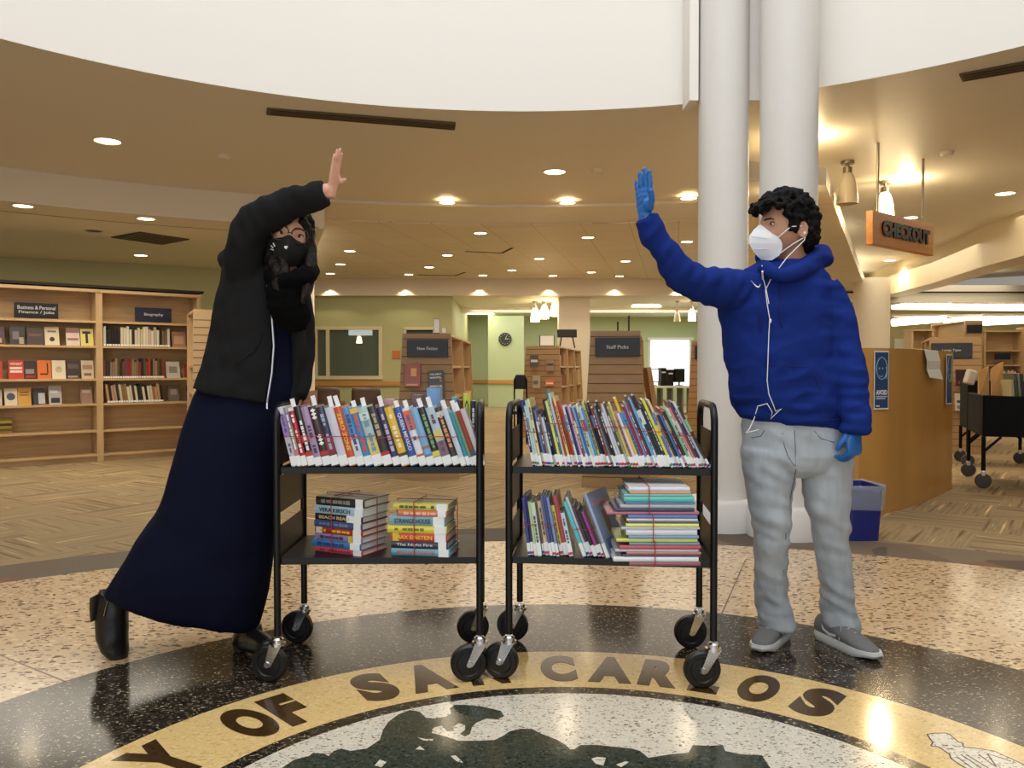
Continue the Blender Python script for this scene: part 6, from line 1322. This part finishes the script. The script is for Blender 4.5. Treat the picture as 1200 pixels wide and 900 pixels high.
# ankle boots
M_boot = mat('black_leather', (18, 18, 19), 0.34, bump=0.1, bscale=60); M_sole = mat('boot_heel', (46, 36, 30), 0.5)
bt = MB().lr([(117, 690, 146, 700, 3.08, .046), (114, 708, 150, 714, 3.08, .048), (112, 730, 150, 732, 3.08, .050), (113, 748, 150, 750, 3.08, .050), (119, 762, 150.5, 764, 3.08, .045), (127, 770, 149, 772, 3.08, .034), (134, 774, 145, 775, 3.08, .016)], 22)
bt = remesh(bt, .006, 3, lambda p, n: .002 * nz(p, (20, 20, 22))); bo = bt.build('boot', M_boot, W_, world=True, smooth=True)
hl = MB().lr([(107, 700, 119, 694, 3.08, .034), (107, 712, 117, 708, 3.08, .035), (109, 727, 115, 725, 3.08, .034)], 18); hl.build('heel', M_sole, bo, world=True, smooth='auto')
zt_b = MB().tube([P(127, 703, 3.028), P(124, 712, 3.028), P(122, 722, 3.03)], .0022, 6); zt_b.build('zipper', M_chrome, bo, world=True)
b2 = MB().lr([(277, 728, 306, 730, 3.14, .05), (276, 742, 308, 744, 3.13, .05)], 20); b2.lr([(272, 752, 286, 752, 3.12, .05), (276, 741, 300, 744, 3.10, .048)], 18); px_tube(b2, [(285, 748, 3.14), (300, 752, 3.02), (312, 757, 2.90), (315, 758.5, 2.86)], [.046, .044, .036, .018], 18)
g0 = min(p.z for p in b2.v); b2.v = [Vector((p.x, p.y, max(p.z, .006))) for p in b2.v]
b2 = remesh(b2, .006, 3); b2o = b2.build('boot', M_boot, W_, world=True, smooth=True)
s2b = MB().lr([(272, 752, 290, 754, 3.15, .03), (274, 761, 288, 762, 3.15, .028)], 16); s2b.v = [Vector((p.x, p.y, max(p.z, .001))) for p in s2b.v]; s2b.build('heel', M_sole, b2o, world=True)

# ------------------------------------------------------------------ the man
YM = 3.14
gm = P(950, 768, 3.2); m_ = thing('person', 'man in a blue hoodie, white mask and blue gloves, arm raised', 'person', (gm.x, 3.2, 0))
skinM = mat('tan_skin', (186, 138, 110), 0.5, var=0.05, vscale=30)
HM = hframe(P(920.5, 268, 3.12), (-0.965, -0.26, 0.0), (0.02, 0.0, 1)); hx, hy, hz = .0755, .0975, .120
bm_ = head_mb(HM, hx, hy, hz)
px_tube(bm_, [(924, 282, 3.13), (928, 305, 3.14), (928, 330, 3.15)], [.058, .058, .085])
bm_.lr([(868, 322, 962, 324, 3.14, .08), (850, 345, 972, 348, 3.14, .10), (860, 400, 970, 402, 3.14, .105), (866, 450, 975, 455, 3.14, .105), (885, 500, 980, 505, 3.15, .09), (885, 530, 982, 530, 3.15, .08)], 24)
px_tube(bm_, [(865, 338, 3.10), (815, 332, 3.01), (786, 308, 2.97), (766, 278, 2.945), (756, 255, 2.94)], [.055, .045, .040, .034, .027])
px_tube(bm_, [(968, 342, 3.12), (985, 400, 3.10), (995, 450, 3.06), (1001, 505, 3.0)], [.055, .047, .040, .028])
px_tube(bm_, [(902, 530, 3.15), (904, 620, 3.15), (906, 690, 3.22), (904, 728, 3.26)], [.075, .052, .044, .030])
px_tube(bm_, [(965, 530, 3.15), (972, 620, 3.17), (979, 690, 3.22), (981, 728, 3.25)], [.075, .052, .044, .030])
bm_ = remesh(bm_, .0050, 2); bm_.build('body', skinM, m_, world=True, smooth=True)
eyes(m_, HM, hx, hy, hz, mat('dark_iris', (30, 20, 16), 0.2), zz=.010, xs=.033, only=(-1,), dy=.001)
# curly black hair
hm = MB(); rnd = random.Random(11)
for _ in range(1100):
    d = Vector((rnd.gauss(0, 1), rnd.gauss(0, 1), rnd.gauss(0, 1))).normalized(); top = d.z > .50; back = d.y < -.30 and d.z > -.72 + .2 * abs(d.x); side = abs(d.x) > .5 and d.y < .42 and d.z > .16
    burn = abs(d.x) > .75 and -.02 < d.y < .30 and d.z > -.12; fringe = d.y > .45 and d.z > .50
    if top or back or side or burn:
        lift = .016 if top else .012 if back else .004
        p = head_point(d, hx, hy, hz); p = p + d * (lift + rnd.uniform(0, .012) * (0 if burn else 1)); 
        if fringe: p.y += .014; p.z -= .006
        if d.y < -.2: p.y -= .006
        hm.sphere(HM @ p, rnd.uniform(.010, .017) if not burn else .008, 8)
for _ in range(26):   # front curls
    p = Vector((rnd.uniform(-.06, .06), .112 + rnd.uniform(-.012, .014), .062 + rnd.uniform(-.012, .03))); hm.sphere(HM @ p, rnd.uniform(.009, .014), 8)
for _ in range(90):
    d = Vector((-1, rnd.uniform(-.05, .34), rnd.uniform(-.16, .3))).normalized(); hm.sphere(HM @ (head_point(d, hx, hy, hz) + Vector((-.002, 0, 0))), .009, 8)
hm = remesh(hm, .0048, 1, lambda p, n: .006 * nz(p, (55, 55, 55)) + .003 * nz(p, (130, 130, 130)))
hm.build('hair', mat('black_hair', (8, 7, 7), 0.6, bump=0.6, bscale=150, spec=.15), m_, world=True, smooth=True)
# white folded mask with ear loops
rowsM = [(.012, .110, 0.006, .044, .086), (-.010, .136, .022, .058, .072), (-.034, .154, .034, .064, .062), (-.058, .156, .036, .065, .056), (-.084, .142, .032, .061, .054), (-.106, .122, .020, .052, .060), (-.122, .102, .008, .030, .078)]
def km(u, v):
    f = v * (len(rowsM) - 1); i = min(int(f), len(rowsM) - 2); s = f - i; r = [rowsM[i][k] + (rowsM[i + 1][k] - rowsM[i][k]) * s for k in range(5)]
    a = abs(u); r[0] -= .036 * a * max(0, 1 - v * 1.6); x = math.copysign(r[3] * a, u); y = r[1] + (r[4] - r[1]) * (a ** .92); return Vector((x, y, r[0] - .004 * a))
km_ = grid(MB(), km, 24, 18, .003).xf(HM); kmo = km_.build('face_mask', mat('white_mask_cloth', (238, 240, 246), 0.7), m_, world=True, smooth='auto')
lp_ = MB()
for s in (-1, 1):
    e = Vector((s * (hx + .010), -.026, 0))
    lp_.tube([HM @ (km(s * .97, .22) + Vector((s * .003, 0, 0))), HM @ Vector((s * (hx + .006), .03, -.006)), HM @ (e + Vector((0, 0, -.002)))], .0021, 6); lp_.tube([HM @ (km(s * .97, .78) + Vector((s * .003, 0, 0))), HM @ Vector((s * (hx + .002), .02, -.070)), HM @ (e + Vector((0, .004, -.045)))], .0021, 6)
lp_.build('ear_loop', M_white, kmo, world=True)
se = MB()
for v in (.34, .66): se.tube([HM @ (km(-.06 - .5 * k / 5, v) + Vector((-.002, .001, 0))) for k in range(6)], .0009, 5)
se.build('mask_seam', mat('mask_crease', (206, 210, 218), 0.7), kmo, world=True)
# blue hoodie
hd = MB().lr([(870, 490, 992, 504, 3.15, .118), (864, 484, 995, 498, 3.15, .135), (858, 468, 990, 482, 3.145, .145), (853, 435, 988, 448, 3.14, .145), (846, 398, 986, 405, 3.14, .142), (842, 360, 984, 366, 3.14, .138), (850, 334, 980, 338, 3.14, .122), (872, 316, 966, 318, 3.14, .100), (893, 305, 950, 307, 3.14, .082)], 40)
px_tube(hd, [(868, 340, 3.11), (842, 338, 3.05), (815, 331, 3.0), (793, 314, 2.975), (776, 290, 2.955), (763, 268, 2.945), (757.5, 256, 2.94)], [.080, .076, .066, .060, .052, .042, .039], 24)
px_tube(hd, [(962, 338, 3.13), (979, 368, 3.11), (987, 405, 3.09), (994, 440, 3.06), (1000, 470, 3.03), (1002, 490, 3.01), (1002, 507, 3.0)], [.070, .068, .064, .061, .056, .052, .042], 24)
px_tube(hd, [(893, 312, 3.03), (912, 322, 2.99), (936, 318, 3.02), (955, 306, 3.10), (962, 302, 3.20), (945, 297, 3.27), (915, 297, 3.26), (893, 302, 3.16)], [.026, .026, .032, .038, .046, .050, .044, .03], 16)
def hood_disp(p, n):
    q = P(975, 400, 3.1); arm = sstep(.10, .02, abs(p.x - (q.x + (1.2 - p.z) * .12)))
    q1 = p + Vector((p.z * .5, 0, -p.x * .3)); rg = 1 - 2 * abs(nz(q1, (7, 7, 16), (3, 1, 0)))
    return .009 * nz(q1, (8, 8, 11), (3, 1, 0)) + .006 * rg * sstep(1.30, 1.0, p.z) + .010 * nz(p, (9, 9, 30)) * sstep(1.08, .93, p.z) + .010 * nz(p + Vector((-p.z * .6, 0, 0)), (26, 10, 12)) * sstep(.95, .75, p.x) + .011 * nz(p + Vector((p.z * .3, 0, 0)), (9, 9, 28)) * arm + .003 * nz(p, (28, 28, 28))
hd = remesh(hd, .0058, 3, hood_disp)
M_bh = mat('blue_fleece', (26, 47, 122), 0.92, bump=0.2, bscale=400, spec=.1); hdo = hd.build('hoodie', M_bh, m_, world=True, smooth=True); tv = bvh(hd)
M_seam = mat('dark_blue_seam', (14, 30, 104), 0.9)
for pts in ([(876, 424), (912, 428), (950, 430.5)], [(876, 424), (868, 447), (862, 470)], [(950, 430.5), (960, 452), (968, 474)]): MB().tube([snap(tv, *p, 0.0) for p in pts for _ in (0,)], .0024, 6).build('pocket_seam', M_seam, hdo, world=True)
for pts in ([(893, 330), (892, 350), (891, 368), (892, 388)], [(914, 332), (915, 350), (914, 368), (917, 384)]): MB().tube([snap(tv, *p, .003) for p in pts], .0028, 6).build('drawstring', M_seam, hdo, world=True)
cs = MB().tube([snap(tv, x, y, -.001) for x, y in ((862, 478), (880, 486), (900, 491), (930, 494), (960, 494), (985, 491))], .0022, 6); cs.build('hem_seam', M_seam, hdo, world=True)
def swoosh(tree, cx, cy, L, ang, flip, parent, m):
    """curved tick mark on cloth"""
    up = [(-.50, .10), (-.46, -.10), (-.38, -.20), (-.26, -.22), (0, -.12), (.50, .18)]; dn = [(-.50, .10), (-.52, -.12), (-.46, -.30), (-.32, -.36), (-.12, -.30), (.50, .18)]; ca_, sa = math.cos(ang), math.sin(ang); mb = MB()
    def T(p): x, y = p[0] * flip * L, p[1] * L; return snap(tree, cx + x * ca_ - y * sa, cy - (x * sa + y * ca_), .0015)
    U = [T(p) for p in up]; D = [T(p) for p in dn]
    for i in range(5): mb.add([U[i], U[i + 1], D[i + 1], D[i]], [(0, 1, 2, 3)]); 
    q = [p + Vector((0, -.0012, 0)) for p in mb.v]; mb.add(q, list(mb.f)); mb.build('emblem', m, parent, world=True)
swoosh(tv, 885, 332, 12, -.25, -1, hdo, M_white)
# earphone cable
cab = MB().tube([HM @ Vector((-(hx + .012), -.026, -.034))] + [HM @ Vector((-(hx + .016), -.020, -.055)), P(922, 302, 2.985)] + [snap(tv, x, y, .004) for x, y in ((913, 314), (903, 328), (897, 340), (899, 356), (902, 374), (901, 392), (900, 420), (899, 446), (901, 462), (906, 474), (909, 482), (916, 479), (910, 484), (903, 491), (905, 483), (899, 473), (888, 476), (884, 490), (878, 503))] + [P(874, 507, 2.99), P(884, 505, 2.985), P(889, 503.5, 2.99)], .0019, 6)
co = cab.build('earphone_cable', M_white, m_, world=True, smooth=True)
MB().tube([snap(tv, x, y, .004) for x, y in ((893, 311), (894, 325), (898, 340), (901, 356))], .0017, 6).build('earphone_cable', M_white, m_, world=True)
MB().tube([snap(tv, 893.5, 318, .005), snap(tv, 894, 327, .005)], .0036, 8).build('inline_remote', M_white, co, world=True); MB().sphere(snap(tv, 903, 376, .005), (.004, .004, .009), 8).build('cable_splitter', M_white, co, world=True)
MB().sphere(HM @ Vector((-(hx + .010), -.024, -.028)), .0075, 10).build('earbud', M_white, co, world=True)
# gloves
M_glove = mat('blue_nitrile', (34, 102, 180), 0.36, bump=.12, bscale=90)
g1 = hand_mb(frame(P(755.5, 253, 2.94), (.60, -.80, 0), (-.80, -.60, 0), (-.03, 0, 1)), 1.0, .03, (.50, .20, .84), 1.06, .55)
g1 = remesh(g1, .0032, 2, lambda p, n: .0016 * nz(p, (60, 60, 90))); g1.build('glove', M_glove, m_, world=True, smooth=True)
g2 = hand_mb(frame(P(1001, 503, 3.0), (-.86, -.50, 0), (-.50, .86, 0), (.02, -.03, -1)), .98, .50, (.50, .35, .80), 1.10, .6)
g2 = remesh(g2, .0036, 2, lambda p, n: .0016 * nz(p, (60, 60, 90))); g2.build('glove', M_glove, m_, world=True, smooth=True)
# grey jeans
jn = MB().lr([(874, 472, 988, 484, 3.15, .115), (871, 490, 992, 500, 3.15, .12), (871, 508, 996, 514, 3.15, .125), (870, 530, 998, 534, 3.15, .125), (872, 548, 996, 548, 3.15, .105), (880, 556, 985, 556, 3.15, .07)], 36)
jn.lr([(870, 525, 934, 530, 3.15, .105), (874, 555, 930, 556, 3.15, .098), (878, 582, 926, 584, 3.15, .090), (884, 620, 923, 624, 3.15, .080), (886, 655, 921, 656, 3.18, .075), (887, 690, 921, 694, 3.22, .074), (888, 715, 927, 718, 3.25, .078), (888, 726, 931, 730, 3.25, .080), (889, 732, 930, 736, 3.25, .078)], 28)
jn.lr([(932, 525, 998, 528, 3.15, .105), (940, 560, 996, 560, 3.15, .098), (945, 590, 994, 590, 3.15, .090), (954, 628, 992, 629, 3.17, .080), (959, 660, 996, 662, 3.19, .075), (963, 690, 998, 692, 3.22, .074), (963, 712, 1001, 714, 3.24, .078), (962, 726, 1006, 731, 3.25, .082), (964, 732, 1005, 738, 3.25, .078)], 28)
def jean_disp(p, n):
    k = math.exp(-((p.z - .50) / .09) ** 2); h_ = sstep(.36, .16, p.z)
    q1 = p + Vector((p.z * .9, 0, 0))
    return .006 * (1 - 2 * abs(nz(q1, (7, 7, 7), (2, 2, 0)))) + .012 * k * nz(p + Vector((p.z * 1.6, 0, 0)), (11, 9, 9)) + .012 * h_ * nz(p + Vector((p.z * 1.2, p.z * .5, 0)), (14, 14, 16)) + .004 * nz(p + Vector((p.z, 0, 0)), (16, 16, 22)) + .006 * math.exp(-((p.z - .78) / .06) ** 2) * nz(p + Vector((p.z, 0, 0)), (12, 12, 14))
jn = remesh(jn, .0058, 3, jean_disp); M_jean = mat('grey_denim', (176, 184, 193), 0.85, var=0.12, vscale=9, vstretch=(2.5, 2.5, 0.8), bump=.2, bscale=380); jo = jn.build('jeans', M_jean, m_, world=True, smooth=True); tj = bvh(jn)
M_js = mat('denim_seam', (96, 102, 112), 0.85)
for pts in ([(917, 507), (919, 522), (924, 536), (931, 546)], [(931, 504), (932, 524), (932, 546)], [(873, 508), (882, 513), (892, 511), (896, 504)], [(954, 505), (962, 514), (976, 518), (992, 516)], [(933, 550), (926, 585), (921, 625), (918, 670)]): MB().tube([snap(tj, *p, 0.0) for p in pts], .0018, 5).build('seam', M_js, jo, world=True)
# running shoes
M_knit = mat('grey_knit', (112, 112, 112), 0.85, bump=.3, bscale=240); M_sol = mat('pale_foam', (206, 206, 204), 0.6)
def shoe(heel, toe, ankle, label=None):
    d = Vector((toe.x - heel.x, toe.y - heel.y, 0)); L = d.length; d.normalize(); R = d.cross(Vector((0, 0, 1))); M = frame((heel.x, heel.y, 0), R, d, (0, 0, 1)); k = L / .285
    up = MB().loft([(M @ Vector((0, y * k, z)), M.to_3x3() @ Vector((a, 0, 0)), M.to_3x3() @ Vector((0, 0, c))) for y, z, a, c in ((.004, .050, .012, .020), (.016, .058, .030, .040), (.05, .066, .036, .052), (.09, .070, .038, .054), (.13, .060, .041, .044), (.18, .048, .045, .032), (.23, .038, .044, .022), (.265, .032, .032, .015), (.280, .029, .014, .008))], 26)
    up = remesh(up, .005, 3, lambda p, n: .001 * nz(p, (80, 80, 80))); uo = up.build('shoe', M_knit, m_, world=True, smooth=True)
    sol = MB(); out = [(.0, .012), (.014, .004), (.034, .03), (.037, .09), (.044, .17), (.048, .215), (.040, .262), (.020, .286)]; ol = [(x, y * k) for x, y in out]; ol = ol[1:] + [(-x, y) for x, y in ol[:0:-1]]
    rs = [[M @ Vector((x * s, (y - .14) * (1 + (s - 1) * .4) + .14, z + (.012 if y > .25 * k and z < .01 else 0))) for x, y in ol] for z, s in ((0.0, .92), (.006, 1.0), (.022, 1.04), (.034, .98))]
    rings(sol, rs, True); sol.f.append([len(sol.v) - len(ol) + i for i in range(len(ol))]); sol.mi.append(0); sol.build('sole', M_sol, uo, world=True, smooth='auto')
    la = MB()
    for q in range(5):
        y = .115 + .022 * q; z = .112 - .0135 * q; la.tube([M @ Vector((-.026, y * k, z - .008)), M @ Vector((0, (y + .006) * k, z + .007)), M @ Vector((.026, y * k, z - .008))], .003, 6)
    la.tube([M @ Vector((.0, .12 * k, .112)), M @ Vector((.02, .135 * k, .118)), M @ Vector((.034, .15 * k, .08)), M @ Vector((.046, .15 * k, .03))], .002, 6); la.tube([M @ Vector((.0, .12 * k, .112)), M @ Vector((-.02, .135 * k, .12)), M @ Vector((-.032, .145 * k, .10)), M @ Vector((0, .13 * k, .112))], .002, 6)
    la.build('lace', mat('grey_lace', (168, 168, 166), 0.8), uo, world=True); return uo, bvh(up)
u1, t1_ = shoe(Vector((1.118, 3.33, 0)), Vector((0.938, 3.118, 0)), None); u2, t2_ = shoe(Vector((1.245, 3.33, 0)), Vector((1.365, 3.03, 0)), None)
def side_mark(u, heel, toe, sd):
    d = Vector((toe.x - heel.x, toe.y - heel.y, 0)); L = d.length; d.normalize(); R = d.cross(Vector((0, 0, 1))); k = L / .285; tr = u[1]; 
    up = [(.06, .080), (.075, .064), (.10, .056), (.13, .060), (.185, .074)]; dn = [(.06, .080), (.066, .056), (.09, .042), (.125, .048), (.185, .074)]; mb = MB()
    def T(p):
        o = Vector((heel.x, heel.y, 0)) + d * (p[0] * k) + Vector((0, 0, p[1] - .004)); h = tr.ray_cast(o + R * sd * .2, -R * sd); return (h[0] if h[0] is not None else o + R * sd * .04) + R * sd * .0015
    U = [T(p) for p in up]; D = [T(p) for p in dn]
    for i in range(4): mb.add([U[i], U[i + 1], D[i + 1], D[i]], [(0, 1, 2, 3)])
    mb.build('emblem', M_white, u[0], world=True)
side_mark((u1, t1_), Vector((1.118, 3.33, 0)), Vector((0.938, 3.118, 0)), 1); side_mark((u1, t1_), Vector((1.118, 3.33, 0)), Vector((0.938, 3.118, 0)), -1)
side_mark((u2, t2_), Vector((1.245, 3.33, 0)), Vector((1.365, 3.03, 0)), 1); side_mark((u2, t2_), Vector((1.245, 3.33, 0)), Vector((1.365, 3.03, 0)), -1)
